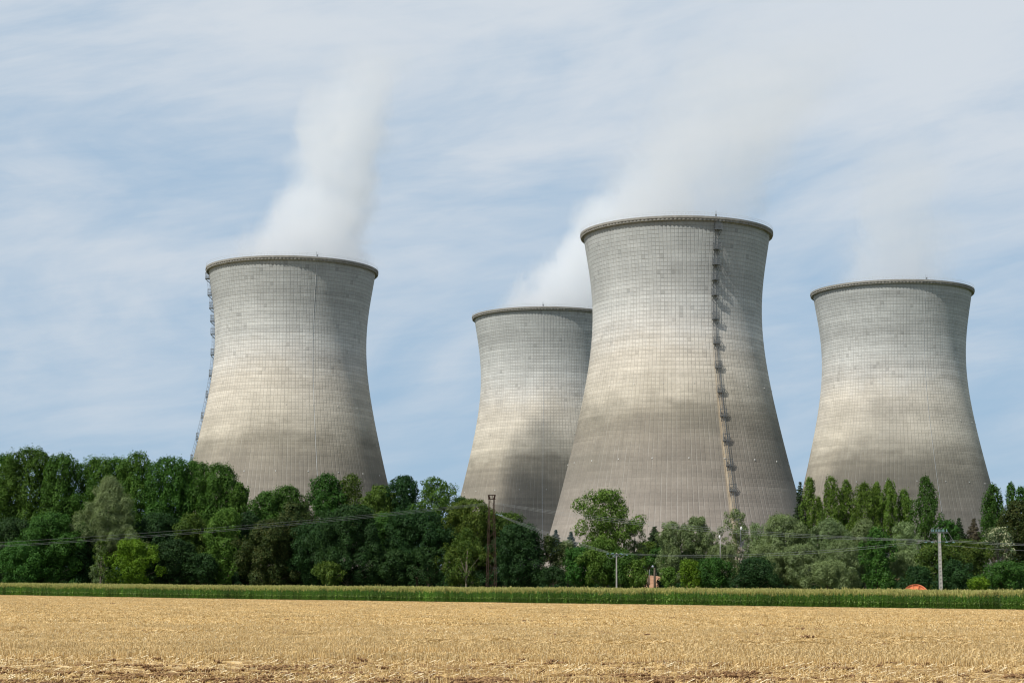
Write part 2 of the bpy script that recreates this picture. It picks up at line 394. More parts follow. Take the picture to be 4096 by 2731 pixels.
# ================================================================== steam
def steam(name, label, base, H, path, radii, dens, strength, seed, color=(0.97, 0.985, 1.0), nz=0.05, cut=(0.46, 0.66)):
    """path: (t, dx, dy) with t in 0..1 of H; radii (t, r); dens (t, d)"""
    def ip(tab, t, c=1): return float(np.interp(t, [p[0] for p in tab], [p[c] for p in tab]))
    PAD = 1.0
    T = empty(name, base, label=label, cat='steam', group='steam above the cooling towers')
    b = MB(); n = 24; ts = np.linspace(0, 1, 15)
    for i, t in enumerate(ts):
        r = ip(radii, t)*PAD
        for k in range(n):
            a = 2*math.pi*k/n; b.v.append(Vector((ip(path, t, 1)+r*math.cos(a), ip(path, t, 2)+r*math.sin(a), t*H)))
    for i in range(len(ts)-1):
        for k in range(n): b.f.append([i*n+k, i*n+(k+1) % n, (i+1)*n+(k+1) % n, (i+1)*n+k])
    b.f.append([k for k in range(n)][::-1]); b.f.append([(len(ts)-1)*n+k for k in range(n)])
    m = bpy.data.materials.new('steam'); m.use_nodes = True; t = NT(m.node_tree); t.n.clear()
    out = t.new('ShaderNodeOutputMaterial'); vol = t.new('ShaderNodeVolumePrincipled')
    co = t.new('ShaderNodeTexCoord').outputs['Object']; x, y, z = t.sep(co)
    tt = t.m('DIVIDE', z, H, clamp=True)
    def cur(tab, c=1):
        vals = [p[c] for p in tab]; lo, hi = min(vals), max(vals)
        if hi-lo < 1e-6: return lo
        r = t.ramp(tt, [(p[0], (p[c]-lo)/(hi-lo)) for p in tab])
        return t.mr(r, 0, 1, lo, hi)
    cx = cur(path, 1); cyy = cur(path, 2); rr = cur(radii); dd = cur(dens)
    wv = t.new('ShaderNodeTexNoise'); t.put(wv.inputs['Vector'], t.vm('ADD', co, (seed*50.0, 0, 0))); wv.inputs['Scale'].default_value = nz*0.8; wv.inputs['Detail'].default_value = 2
    wd = t.vm('MULTIPLY', t.vm('SUBTRACT', wv.outputs[1], (0.5, 0.5, 0.5)), (34.0, 34.0, 20.0))
    x2, y2, z2 = t.sep(t.vm('ADD', co, wd))
    warp = t.mr(tt, 0.0, 0.35, 0.06, 1.0)
    xx = t.m('ADD', x, t.m('MULTIPLY', t.m('SUBTRACT', x2, x), warp)); yy = t.m('ADD', y, t.m('MULTIPLY', t.m('SUBTRACT', y2, y), warp))
    dist = t.m('DIVIDE', t.m('SQRT', t.m('ADD', t.m('POWER', t.m('SUBTRACT', xx, cx), 2.0), t.m('POWER', t.m('SUBTRACT', yy, cyy), 2.0))), rr)
    fall = t.mr(dist, 0.30, 0.98, 1.0, 0.0, True)
    ns = t.noise(t.vm('ADD', t.vm('MULTIPLY', co, (1.0, 1.0, 0.7)), (seed*91.0, 0, 0)), nz, 7, 0.68, 1.2)
    q = t.m('ADD', ns, t.m('MULTIPLY', t.m('SUBTRACT', fall, 0.5), 0.44))
    nn = t.mr(q, cut[0], cut[1], 0.0, 1.0, True)
    bnd = t.mr(t.m('DIVIDE', t.m('SQRT', t.m('ADD', t.m('POWER', t.m('SUBTRACT', x, cx), 2.0), t.m('POWER', t.m('SUBTRACT', y, cyy), 2.0))), rr), 0.75, 0.98, 1.0, 0.0, True)
    d = t.m('MULTIPLY', t.m('MULTIPLY', t.m('MULTIPLY', nn, t.m('POWER', fall, 0.6)), bnd), t.m('MULTIPLY', dd, strength))
    vol.inputs['Color'].default_value = (*color, 1); vol.inputs['Anisotropy'].default_value = 0.1
    t.put(vol.inputs['Density'], d); t.l.new(vol.outputs[0], out.inputs['Volume'])
    b.build('vapour', m, T)
    return T
STEAM = True
if STEAM:
    steam('steam_plume', 'dense white steam column leaning right above the left tower', (*TW[0][:2], 126.0), 98,
          [(0, 5, 0), (0.12, 8, 0), (0.4, 18, 0), (0.6, 22, 0), (0.8, 27, 3), (1, 36, 6)],
          [(0, 43), (0.1, 43), (0.36, 34), (0.55, 31), (0.8, 29), (1, 27)], [(0, 1.0), (0.35, .9), (0.6, .75), (0.8, .42), (1, 0)], 0.058, 1)
    steam('steam_plume', 'white steam rising behind the left edge of the biggest tower', (*TW[1][:2], 126.0), 84,
          [(0, 4, 0), (0.2, 18, 0), (0.45, 36, 0), (0.7, 46, 0), (1, 60, 0)],
          [(0, 44), (0.2, 45), (0.5, 44), (0.75, 38), (1, 32)], [(0, .9), (0.3, 1), (0.6, .8), (0.85, .35), (1, 0)], 0.062, 2)
    steam('steam_plume', 'thin broad steam veil drifting right above the biggest tower', (*TW[2][:2], 126.0), 82,
          [(0, 0, 0), (0.3, 6, 0), (0.6, 22, 5), (1, 44, 10)],
          [(0, 42), (0.2, 46), (0.6, 58), (1, 66)], [(0, .9), (0.3, .85), (0.6, .5), (1, 0)], 0.026, 3)
    steam('steam_plume', 'faint steam wisp over the right tower', (*TW[3][:2], 126.0), 70,
          [(0, 2, 0), (0.5, 4, 0), (1, 4, 0)],
          [(0, 42), (0.4, 38), (1, 32)], [(0, .9), (0.4, .55), (1, 0)], 0.036, 4)

# ================================================================== ground
def ground_material():
    m, t, bs = material('field_soil')
    co = t.new('ShaderNodeTexCoord').outputs['Object']; x, y, z = t.sep(co)
    d = t.m('ADD', t.m('MULTIPLY', t.m('SUBTRACT', x, float(EL_[0])), float(ENRM[0])), t.m('MULTIPLY', t.m('SUBTRACT', y, float(EL_[1])), float(ENRM[1])))
    n = t.noise(co, 0.5, 6, 0.65); nf = t.noise(co, 9.0, 5, 0.7); nl = t.noise(t.comb(t.m('MULTIPLY', x, 0.12), y, 0), 0.35, 4, 0.6)
    straw = t.ramp(nf, [(0.3, (.13, .07, .035)), (0.45, (.24, .14, .065)), (0.6, (.38, .25, .11)), (0.75, (.55, .39, .19))])
    straw = t.mix(t.m('MULTIPLY', t.mr(nl, 0.45, 0.7), 0.4), straw, (.30, .19, .10))
    soil = t.ramp(n, [(0.3, (.09, .06, .035)), (0.7, (.17, .12, .07))])
    grass = t.ramp(n, [(0.3, (.05, .075, .02)), (0.7, (.13, .13, .05))])
    c = t.mix(t.mr(d, -0.6, 0.0), t.mix(t.mr(y, 85, 130), straw, (.50, .35, .16)), soil); c = t.mix(t.mr(d, 38, 41), c, grass)
    t.put(bs.inputs['Base Color'], c); bs.inputs['Roughness'].default_value = 0.95; bs.inputs['Specular IOR Level'].default_value = 0.1
    bp = t.new('ShaderNodeBump'); bp.inputs['Strength'].default_value = 0.6; bp.inputs['Distance'].default_value = 0.08
    t.put(bp.inputs['Height'], nf); t.put(bs.inputs['Normal'], bp.outputs[0])
    return m
xs = np.array([-9000, -3000, -800, -300, -150, -80, -30, 0, 30, 80, 150, 300, 800, 3000, 9000.0])
ys = np.concatenate([[-2000, -300, -50, 0, 50, 100, 150, 200, 250, 290], np.arange(300, 440, 8), [460, 520, 600, 800, 1500, 4000, 14000.0]])
gx, gy = np.meshgrid(xs, ys); V = np.c_[gx.ravel(), gy.ravel(), gz(gx, gy).ravel()]
nx = len(xs); i, k = np.meshgrid(np.arange(len(ys)-1), np.arange(nx-1), indexing='ij')
F = np.stack([i*nx+k, i*nx+k+1, (i+1)*nx+k+1, (i+1)*nx+k], -1).reshape(-1, 4)
g = mesh_np('ground', V, F, ground_material()); tag(g, kind='structure', label='flat straw coloured field ground running to the trees')

# ------------------------------------------------------------------ instanced cover (stubble and maize)
def leafmat(name, stops, rough=0.6, trans=0.25, spec=0.25, scale=0.0, inst=0.0):
    m, t, bs = material(name)
    ge = t.new('ShaderNodeNewGeometry'); c = t.ramp(ge.outputs['Random Per Island'], stops)
    if inst:
        oi = t.new('ShaderNodeObjectInfo'); c = t.mix(1.0, c, t.mr(oi.outputs['Random'], 0, 1, 1-inst, 1+inst), 'MULTIPLY')
        big = t.noise(t.vm('MULTIPLY', oi.outputs['Location'], (0.12, 0.3, 0.0)), 1.0, 3, 0.6); c = t.mix(1.0, c, t.mr(big, 0.3, 0.7, 1-inst, 1+inst), 'MULTIPLY')
    if scale:
        co = t.new('ShaderNodeTexCoord').outputs['Object']
        c = t.mix(1.0, c, t.mr(t.noise(co, scale, 2), 0.3, 0.7, 0.72, 1.28), 'MULTIPLY')
    t.put(bs.inputs['Base Color'], c); bs.inputs['Roughness'].default_value = rough; bs.inputs['Specular IOR Level'].default_value = spec
    if trans > 0:
        tr = t.new('ShaderNodeBsdfTranslucent'); t.put(tr.inputs['Color'], t.mix(1.0, c, (1.15, 1.25, 0.7), 'MULTIPLY'))
        mx = t.new('ShaderNodeMixShader'); mx.inputs[0].default_value = trans
        t.l.new(bs.outputs[0], mx.inputs[1]); t.l.new(tr.outputs[0], mx.inputs[2])
        t.l.new(mx.outputs[0], m.node_tree.nodes['Material Output'].inputs['Surface'])
    return m
M_straw = leafmat('straw', [(0.0, (.20, .11, .04)), (0.15, (.40, .25, .09)), (0.45, (.62, .43, .185)), (0.75, (.76, .56, .27)), (0.93, (.86, .69, .40)), (1.0, (.93, .84, .62))], 0.5, 0.12, 0.35, inst=0.10)
M_chaff = leafmat('dark_chaff', [(0, (.11, .06, .03)), (0.6, (.22, .125, .06)), (1, (.36, .23, .11))], 0.9, 0.0, 0.1)
def blades(rs, n, size, h, w, lean, flat_frac, flat_len):
    """n straw blades on a size x size patch: upright stubs in drill rows and loose lying straw"""
    nf = int(n*flat_frac); nu = n-nf; V = []
    rows = np.round(rs.uniform(-size/2, size/2, nu)/0.13)*0.13 + rs.normal(0, 0.02, nu)
    b = np.c_[rs.uniform(-size/2, size/2, nu), rows, np.zeros(nu)]
    hh = h*rs.uniform(0.55, 1.15, nu); a = rs.uniform(0, 2*np.pi, nu); ln = np.abs(rs.normal(0, lean, nu))
    tip = b + np.c_[np.cos(a)*ln*hh, np.sin(a)*ln*hh, hh]
    wa = rs.uniform(-0.9, 0.9, nu); wv = np.c_[np.cos(wa), np.sin(wa), np.zeros(nu)]*w/2*rs.uniform(.7, 1.3, nu)[:, None]
    up = np.stack([b-wv, b+wv, tip+wv*0.8, tip-wv*0.8], 1)
    b = np.c_[rs.uniform(-size/2, size/2, (nf, 2)), rs.uniform(0.02, h*0.75, nf)]
    a = rs.uniform(0, 2*np.pi, nf); L = flat_len*rs.uniform(.5, 1.3, nf)
    dv = np.c_[np.cos(a)*L, np.sin(a)*L, rs.normal(0.1, 0.55, nf)*L]; tip = b+dv; tip[:, 2] = np.clip(tip[:, 2], 0.02, h*1.15)
    wv = np.c_[np.zeros((nf, 2)), np.ones(nf)]*w/2*0.8 + np.c_[-np.sin(a), np.cos(a), np.zeros(nf)]*w/2*0.8
    fl = np.stack([b-wv, b+wv, tip+wv, tip-wv], 1)
    Q = np.concatenate([up, fl]).reshape(-1, 3)
    return Q, np.arange(len(Q)).reshape(-1, 4)
def hidden_obj(name, V, F, mats, midx=None):
    me = bpy.data.meshes.new(name); me.from_pydata(np.asarray(V).tolist(), [], np.asarray(F).tolist())
    for mm in mats: me.materials.append(mm)
    if midx is not None: me.polygons.foreach_set('material_index', np.asarray(midx, dtype=np.int32))
    o = bpy.data.objects.new(name, me); return o
def scatter(name, pts, variants, idx, rot, scl, label, tilt=None):
    """one stuff object: a point mesh whose points carry copies of the variants"""
    me = bpy.data.meshes.new(name); n = len(pts)
    me.vertices.add(n); me.vertices.foreach_set('co', np.asarray(pts, dtype=np.float32).ravel())
    for nm, typ, arr in (('idx', 'INT', idx), ('scl', 'FLOAT_VECTOR', scl), ('rot', 'FLOAT_VECTOR', rot)):
        at_ = me.attributes.new(nm, typ, 'POINT')
        if typ == 'INT': at_.data.foreach_set('value', np.asarray(arr, dtype=np.int32))
        else: at_.data.foreach_set('vector', np.asarray(arr, dtype=np.float32).ravel())
    o = bpy.data.objects.new(name, me); COL.objects.link(o); tag(o, label=label, kind='stuff')
    vc = bpy.data.collections.new(name+'_variants')
    for k, v in enumerate(variants): v.name = '%s_variant_%02d' % (name, k); vc.objects.link(v)
    ng = bpy.data.node_groups.new(name, 'GeometryNodeTree'); t = NT(ng)
    ng.interface.new_socket('Geometry', in_out='INPUT', socket_type='NodeSocketGeometry')
    ng.interface.new_socket('Geometry', in_out='OUTPUT', socket_type='NodeSocketGeometry')
    gi = t.new('NodeGroupInput'); go = t.new('NodeGroupOutput')
    ci = t.new('GeometryNodeCollectionInfo'); ci.inputs['Collection'].default_value = vc
    ci.inputs['Separate Children'].default_value = True; ci.inputs['Reset Children'].default_value = True
    mp = t.new('GeometryNodeMeshToPoints'); t.l.new(gi.outputs[0], mp.inputs['Mesh'])
    ip = t.new('GeometryNodeInstanceOnPoints'); ip.inputs['Pick Instance'].default_value = True
    t.l.new(mp.outputs[0], ip.inputs['Points']); t.l.new(ci.outputs[0], ip.inputs['Instance'])
    def attr(nm, typ):
        a = t.new('GeometryNodeInputNamedAttribute', data_type=typ); a.inputs['Name'].default_value = nm; return a.outputs['Attribute']
    t.l.new(attr('idx', 'INT'), ip.inputs['Instance Index'])
    t.l.new(attr('scl', 'FLOAT_VECTOR'), ip.inputs['Scale'])
    e2r = t.new('FunctionNodeEulerToRotation'); t.l.new(attr('rot', 'FLOAT_VECTOR'), e2r.inputs[0]); t.l.new(e2r.outputs[0], ip.inputs['Rotation'])
    t.l.new(ip.outputs[0], go.inputs[0])
    md = o.modifiers.new('scatter', 'NODES'); md.node_group = ng
    return o
rs = np.random.RandomState(7)
# stubble
var = []
for k in range(4): V, F = blades(rs, 380, 1.05, 0.21, 0.013, 0.16, 0.05, 0.22); var.append(hidden_obj('s', V, F, [M_straw]))       # 0-3 standing
for k in range(4): V, F = blades(rs, 200, 1.05, 0.13, 0.014, 0.45, 0.60, 0.30); var.append(hidden_obj('s', V, F, [M_straw]))       # 4-7 loose
for k in range(3): V, F = blades(rs, 800, 3.1, 0.22, 0.032, 0.16, 0.03, 0.35); var.append(hidden_obj('s', V, F, [M_straw]))      # 8-10 far
for k in range(2): V, F = blades(rs, 560, 3.1, 0.17, 0.036, 0.3, 0.22, 0.35); var.append(hidden_obj('s', V, F, [M_straw]))        # 11-12 far loose
P = []; I = []; Sc = []; Ro = []
def vnoise(x, y, s, seed=0):
    xi = np.floor(x/s); yi = np.floor(y/s); fx = x/s-xi; fy = y/s-yi
    fx = fx*fx*(3-2*fx); fy = fy*fy*(3-2*fy)
    def h(a, b):
        a = np.asarray(a); b = np.asarray(b)
        q = np.sin(a*127.1+b*311.7+seed*74.7)*43758.5453; return q-np.floor(q)
    return (h(xi, yi)*(1-fx)+h(xi+1, yi)*fx)*(1-fy)+(h(xi, yi+1)*(1-fx)+h(xi+1, yi+1)*fx)*fy
HALF = 2048/FPX*1.04
def loose(x, y):
    return 0.55*vnoise(x*0.25, y, 5.0, 3) + 0.3*vnoise(x, y, 2.2, 5) + np.clip((66-y)/24, 0, .42) + 0.14*np.exp(-((y-72-3*np.sin(x*.15))/1.6)**2) + 0.12*np.exp(-((y-93)/2.0)**2) - 0.06
SPLIT = 112; NEAR = 80
nb = len(var)
for nu_, ff, hh_ in ((105, .06, .21), (105, .06, .21), (105, .1, .2), (34, .55, .14), (30, .6, .13), (24, .6, .12), (8, .7, .08), (5, .8, .06)):
    V, F = blades(rs, nu_, .56, hh_, .0135, .16 if ff < .2 else .5, ff, .21); var.append(hidden_obj('s', V, F, [M_straw]))
for y in np.arange(44.0, NEAR, 0.5):
    for x in np.arange(-HALF*y-1, HALF*y+1, 0.5):
        l = float(loose(x, y)); bare = .6*vnoise(x*.7, y, 1.3, 21)+.4*vnoise(x, y*1.5, .7, 23)
        P.append((x+rs.uniform(-.08, .08), y+rs.uniform(-.08, .08), 0.0))
        if l > .5+rs.uniform(-.06, .06): I.append(nb+rs.randint(6, 8) if bare > .47 else nb+rs.randint(3, 6))
        else: I.append(nb+rs.randint(3, 7) if bare > .74 else nb+rs.randint(0, 3))
        Sc.append((1, 1, rs.uniform(.85, 1.15)*(0.8+0.5*vnoise(x, y, 3.0, 9)))); Ro.append((0, 0, rs.choice([0, math.pi])+rs.uniform(-.12, .12)))
for y in np.arange(NEAR+.5, SPLIT, 0.95):
    for x in np.arange(-HALF*y-1, HALF*y+1, 0.95):
        if edge_d(x, y) > -0.3: continue
        l = loose(x, y); P.append((x+rs.uniform(-.1, .1), y+rs.uniform(-.1, .1), 0.0))
        I.append(rs.randint(4, 8) if l > 0.50+rs.uniform(-.06, .06) else rs.randint(0, 4))
        s = rs.uniform(.85, 1.15); Sc.append((1, 1, s*(0.8+0.5*vnoise(np.float64(x), np.float64(y), 3.0, 9)))); Ro.append((0, 0, rs.choice([0, math.pi])+rs.uniform(-.12, .12)))
for y in np.arange(SPLIT+1.0, 362, 2.8):
    for x in np.arange(-HALF*y-3, HALF*y+3, 2.8):
        if edge_d(x, y) > -1.7: continue
        P.append((x+rs.uniform(-.3, .3), y+rs.uniform(-.3, .3), float(gz(x, y))))
        I.append(rs.randint(11, 13) if loose(x, y) > 0.5 else rs.randint(8, 11)); Sc.append((1, 1, rs.uniform(.8, 1.15))); Ro.append((0, 0, rs.choice([0, math.pi])+rs.uniform(-.3, .3)))
# tight fringe right along the maize
L_edge = np.linalg.norm(ER_-EL_)
for s in np.arange(-60, L_edge+80, 0.9):
    for dd in (-0.5, -1.4, -2.3):
        q = EL_+EDIR*s+ENRM*dd; P.append((q[0], q[1], float(gz(q[0], q[1])))); I.append(rs.randint(0, 4)); Sc.append((1, 1, 1)); Ro.append((0, 0, rs.uniform(0, 6)))
scatter('stubble', P, var, I, Ro, Sc, 'cut straw stubble covering the whole foreground field')
# dark clods and chaff clumps lying in the stubble
cl_var = []
for k in range(4):
    b = MB(); rr = random.Random(k+50)
    for q in range(16):
        c = (rr.gauss(0, .11), rr.gauss(0, .11), rr.uniform(.02, .09)); r = rr.uniform(.02, .06)
        b.lathe([(0.001, c[2]-r), (r, c[2]-r*.3), (r*.9, c[2]+r*.4), (0.001, c[2]+r*.9)], 6)
        for v in b.v[-24:]: v.x += c[0]+rr.uniform(-.01, .01); v.y += c[1]+rr.uniform(-.01, .01)
    V = [tuple(v) for v in b.v]; F = list(b.f)
    cl_var.append(hidden_obj('c', V, F, [M_chaff]))
P = []; I = []; Sc = []; Ro = []
while len(P) < 300:
    y = 46+rs.uniform(0, 1)**1.6*190; x = rs.uniform(-HALF, HALF)*y
    if edge_d(x, y) > -2 or loose(x, y) < 0.40+0.1*rs.uniform(): continue
    P.append((x, y, 0.06)); I.append(rs.randint(0, 4)); s = rs.uniform(.3, .85)*(1+0.6*(y > 90)); Sc.append((s, s, s*1.2)); Ro.append((0, 0, rs.uniform(0, 6.28)))
while len(P) < 1100:
    y = rs.uniform(47, 68); x = rs.uniform(-HALF, HALF)*y
    if vnoise(x*.5, y, 1.6, 33) < .52+.02*(y-50): continue
    P.append((x, y, 0.05)); I.append(rs.randint(0, 4)); s_ = rs.uniform(.25, .75); Sc.append((s_*1.5, s_, s_)); Ro.append((0, 0, rs.uniform(-.4, .4)))
scatter('chaff_clumps', P, cl_var, I, Ro, Sc, 'dark clods and chaff lying between the straw')
# ------------------------------------------------------------------ maize
M_maize = leafmat('maize_leaf', [(0, (.045, .11, .014)), (0.5, (.11, .22, .030)), (0.85, (.20, .32, .055)), (0.97, (.30, .40, .11)), (1, (.45, .41, .18))], 0.45, 0.32, 0.4, inst=0.42)
M_tass = leafmat('maize_tassel', [(0, (.29, .29, .085)), (0.5, (.42, .395, .14)), (1, (.58, .51, .23))], 0.8, 0.3, 0.1, inst=0.18)
mz_var = []
for k in range(7):
    r = random.Random(k+5); V = []; F = []; MI = []
    def quad(a, b, c, d, mi): F.append([len(V)+j for j in range(4)]); V.extend([a, b, c, d]); MI.append(mi)
    H = 1.86
    for j in range(2):
        dx, dy = ((.016, 0), (0, .016))[j]; quad((-dx, -dy, 0), (dx, dy, 0), (dx*.6, dy*.6, H), (-dx*.6, -dy*.6, H), 0)
    a0 = r.uniform(0, 6.28)
    for j in range(11):
        z0 = 0.22+j*0.155+r.uniform(-.03, .03); a = a0+j*math.pi+r.gauss(0, .5); L = r.uniform(.5, .8)*(1-.3*abs(j-5)/5); w = .05
        ca, sa = math.cos(a), math.sin(a); rise = r.uniform(.6, 1.15)
        prev = None; base = len(V); n = 4
        for q in range(n+1):
            t_ = q/n; rad = L*(t_*0.8); zz = z0+L*(rise*t_-1.0*t_*t_*r.uniform(.7, 1.1)); ww = w*(1-t_**2)*0.9+.004
            V.append((ca*rad-sa*ww, sa*rad+ca*ww, max(zz, .03))); V.append((ca*rad+sa*ww, sa*rad-ca*ww, max(zz, .03)))
        for q in range(n): F.append([base+2*q, base+2*q+1, base+2*q+3, base+2*q+2]); MI.append(0)
    for j in range(11):
        a = r.uniform(0, 6.28); sp = r.uniform(.03, .17) if j else 0; z0 = H-.14+r.uniform(0, .08); zt = H+r.uniform(.12, .40); w = .020
        ca, sa = math.cos(a), math.sin(a)
        quad((-sa*w, ca*w, z0), (sa*w, -ca*w, z0), (ca*sp+sa*w, sa*sp-ca*w, zt), (ca*sp-sa*w, sa*sp+ca*w, zt), 1)
    mz_var.append(hidden_obj('m', V, F, [M_maize, M_tass], MI))
P = []; I = []; Sc = []; Ro = []
row = 0; d = 0.35
while d < 38:
    step = 0.22 if row < 5 else (0.27 if row < 20 else 0.4)
    for s in np.arange(-45, L_edge+70, step):
        q = EL_+EDIR*(s+rs.uniform(-.05, .05))+ENRM*(d+rs.normal(0, .05))
        if abs(q[0]) > HALF*q[1]+4: continue
        P.append((q[0], q[1], float(gz(q[0], q[1])))); I.append(rs.randint(0, 7))
        hs = (0.99 if row > 2 else 0.955+.015*row)+0.12*(vnoise(q[0], q[1], 6., 2)-.5)+0.10*(vnoise(q[0], q[1], 0.9, 12)-.5)+rs.normal(0, .075 if row < 4 else .04); Sc.append((rs.uniform(.85, 1.2),)*2+(hs,)); Ro.append((rs.normal(0, .05), rs.normal(0, .05), rs.uniform(0, 6.28)))
    row += 1; d += 0.75
scatter('maize', P, mz_var, I, Ro, Sc, 'strip of green maize with pale tassels behind the stubble')

# ================================================================== trees
def tleaf(name, dark, mid, light, trans=0.24, spec=0.16, rough=0.6, flower=None):
    m, t, bs = material(name)
    ge = t.new('ShaderNodeNewGeometry'); co = t.new('ShaderNodeTexCoord').outputs['Object']
    oi = t.new('ShaderNodeObjectInfo')
    n = t.noise(t.vm('ADD', co, t.comb(t.m('MULTIPLY', oi.outputs['Random'], 50.0), 0, 0)), 0.35, 3, 0.6)
    v = t.m('ADD', t.m('MULTIPLY', ge.outputs['Random Per Island'], 0.5), t.mr(n, 0.25, 0.75, 0, 0.5))
    st = [(0.05, dark), (0.5, mid), (0.95, light)]
    c = t.ramp(v, st)
    hv = t.new('ShaderNodeHueSaturation'); t.put(hv.inputs['Color'], c)
    t.put(hv.inputs['Hue'], t.mr(oi.outputs['Random'], 0, 1, 0.488, 0.512)); t.put(hv.inputs['Value'], t.mr(t.white('1D', w=oi.outputs['Random']), 0, 1, 0.88, 1.12))
    c = hv.outputs[0]
    if flower:
        c = t.mix(t.m('GREATER_THAN', ge.outputs['Random Per Island'], flower[0]), c, flower[1])
    t.put(bs.inputs['Base Color'], c); bs.inputs['Roughness'].default_value = rough; bs.inputs['Specular IOR Level'].default_value = spec
    tr = t.new('ShaderNodeBsdfTranslucent'); t.put(tr.inputs['Color'], t.mix(1.0, c, (1.25, 1.35, 0.6), 'MULTIPLY'))
    mx = t.new('ShaderNodeMixShader'); mx.inputs[0].default_value = trans
    t.l.new(bs.outputs[0], mx.inputs[1]); t.l.new(tr.outputs[0], mx.inputs[2])
    t.l.new(mx.outputs[0], m.node_tree.nodes['Material Output'].inputs['Surface'])
    return m
LM = {
 'poplar': tleaf('poplar_leaves', (.022, .058, .008), (.050, .122, .016), (.110, .215, .036)),
 'ash':    tleaf('ash_leaves', (.018, .052, .009), (.040, .105, .016), (.080, .165, .028)),
 'dark':   tleaf('dark_green_leaves', (.011, .030, .010), (.023, .060, .016), (.045, .098, .026)),
 'brown':  tleaf('seed_laden_leaves', (.016, .034, .008), (.036, .060, .014), (.11, .115, .035)),
 'olive':  tleaf('olive_green_leaves', (.026, .054, .008), (.060, .105, .016), (.135, .18, .03)),
 'bright': tleaf('bright_green_leaves', (.045, .10, .006), (.095, .175, .010), (.16, .26, .02)),
 'lime':   tleaf('light_green_leaves', (.038, .085, .010), (.080, .150, .022), (.150, .235, .045)),
 'willow': tleaf('silver_willow_leaves', (.075, .115, .040), (.15, .205, .078), (.25, .32, .15), 0.25, 0.3),
 'lomb':   tleaf('column_poplar_leaves', (.042, .084, .012), (.095, .170, .024), (.17, .26, .045)),
 'conif':  tleaf('conifer_needles', (.012, .025, .009), (.026, .048, .016), (.048, .078, .026), 0.05),
 'blue':   tleaf('blue_cedar_needles', (.03, .055, .05), (.06, .095, .09), (.11, .15, .15), 0.05),
 'bronze': tleaf('bronze_pine_needles', (.03, .030, .018), (.06, .055, .032), (.10, .085, .05), 0.05),
 'flower': tleaf('flowering_shrub_leaves', (.05, .08, .03), (.10, .14, .05), (.16, .2, .08), 0.2, 0.3, 0.5, (0.68, (.46, .46, .28))),
}
M_bark = plain('bark', (.16, .13, .10), 0.9, var=0.3, scale=2, spec=0.1)
M_barkp = plain('pale_bark', (.17, .145, .11), 0.9, var=0.3, scale=2, spec=0.1)
def width_at(kind, t):
    t = np.clip(t, 0, 1)
    if kind in ('round', 'open'):
        return np.where(t < .45, .70+.30*np.sin(t/.45*np.pi/2), np.sqrt(np.clip(1-((t-.45)/.55)**2.2, 0, 1)))
    if kind == 'tall':
        return np.where(t < .55, .85+.15*t/.55, np.clip(1-(np.clip(t-.55, 0, 1)/.45)**2.3, 0, 1)**.6)
    if kind == 'cone':   # broad-based willow mound
        return np.clip(1-t, 0, 1)**.62*(.86+.14*np.clip(t/.2, 0, 1))
    if kind == 'column':
        return np.clip(1-t**5, 0, 1)**.8*(.70+.30*np.sin(np.pi*np.clip(t*1.3+.05, 0, 1)))
    if kind == 'spire':
        return (1-t)**.9+.04
    if kind == 'bush':
        return np.where(t < .3, .88+.12*t/.3, np.sqrt(np.clip(1-((t-.3)/.7)**2, 0, 1)))
def leaf_quads(rs, C, N, L, W, droop=0.0):
    n = len(C)
    nr = N/np.linalg.norm(N, axis=1)[:, None] + rs.normal(0, .42, (n, 3)); nr /= np.linalg.norm(nr, axis=1)[:, None]
    a = rs.normal(0, 1, (n, 3)); a[:, 2] -= droop*1.5
    a -= nr*(a*nr).sum(1)[:, None]; a /= np.linalg.norm(a, axis=1)[:, None]+1e-9
    b = np.cross(nr, a); l = (L*rs.uniform(.6, 1.35, n))[:, None]; w = (W*rs.uniform(.6, 1.35, n))[:, None]
    bend = nr*l*0.12
    V = np.stack([C-a*l-bend, C+b*w, C+a*l-bend, C-b*w], 1).reshape(-1, 3)
    return V, np.arange(4*n).reshape(-1, 4)
tree_no = [0]
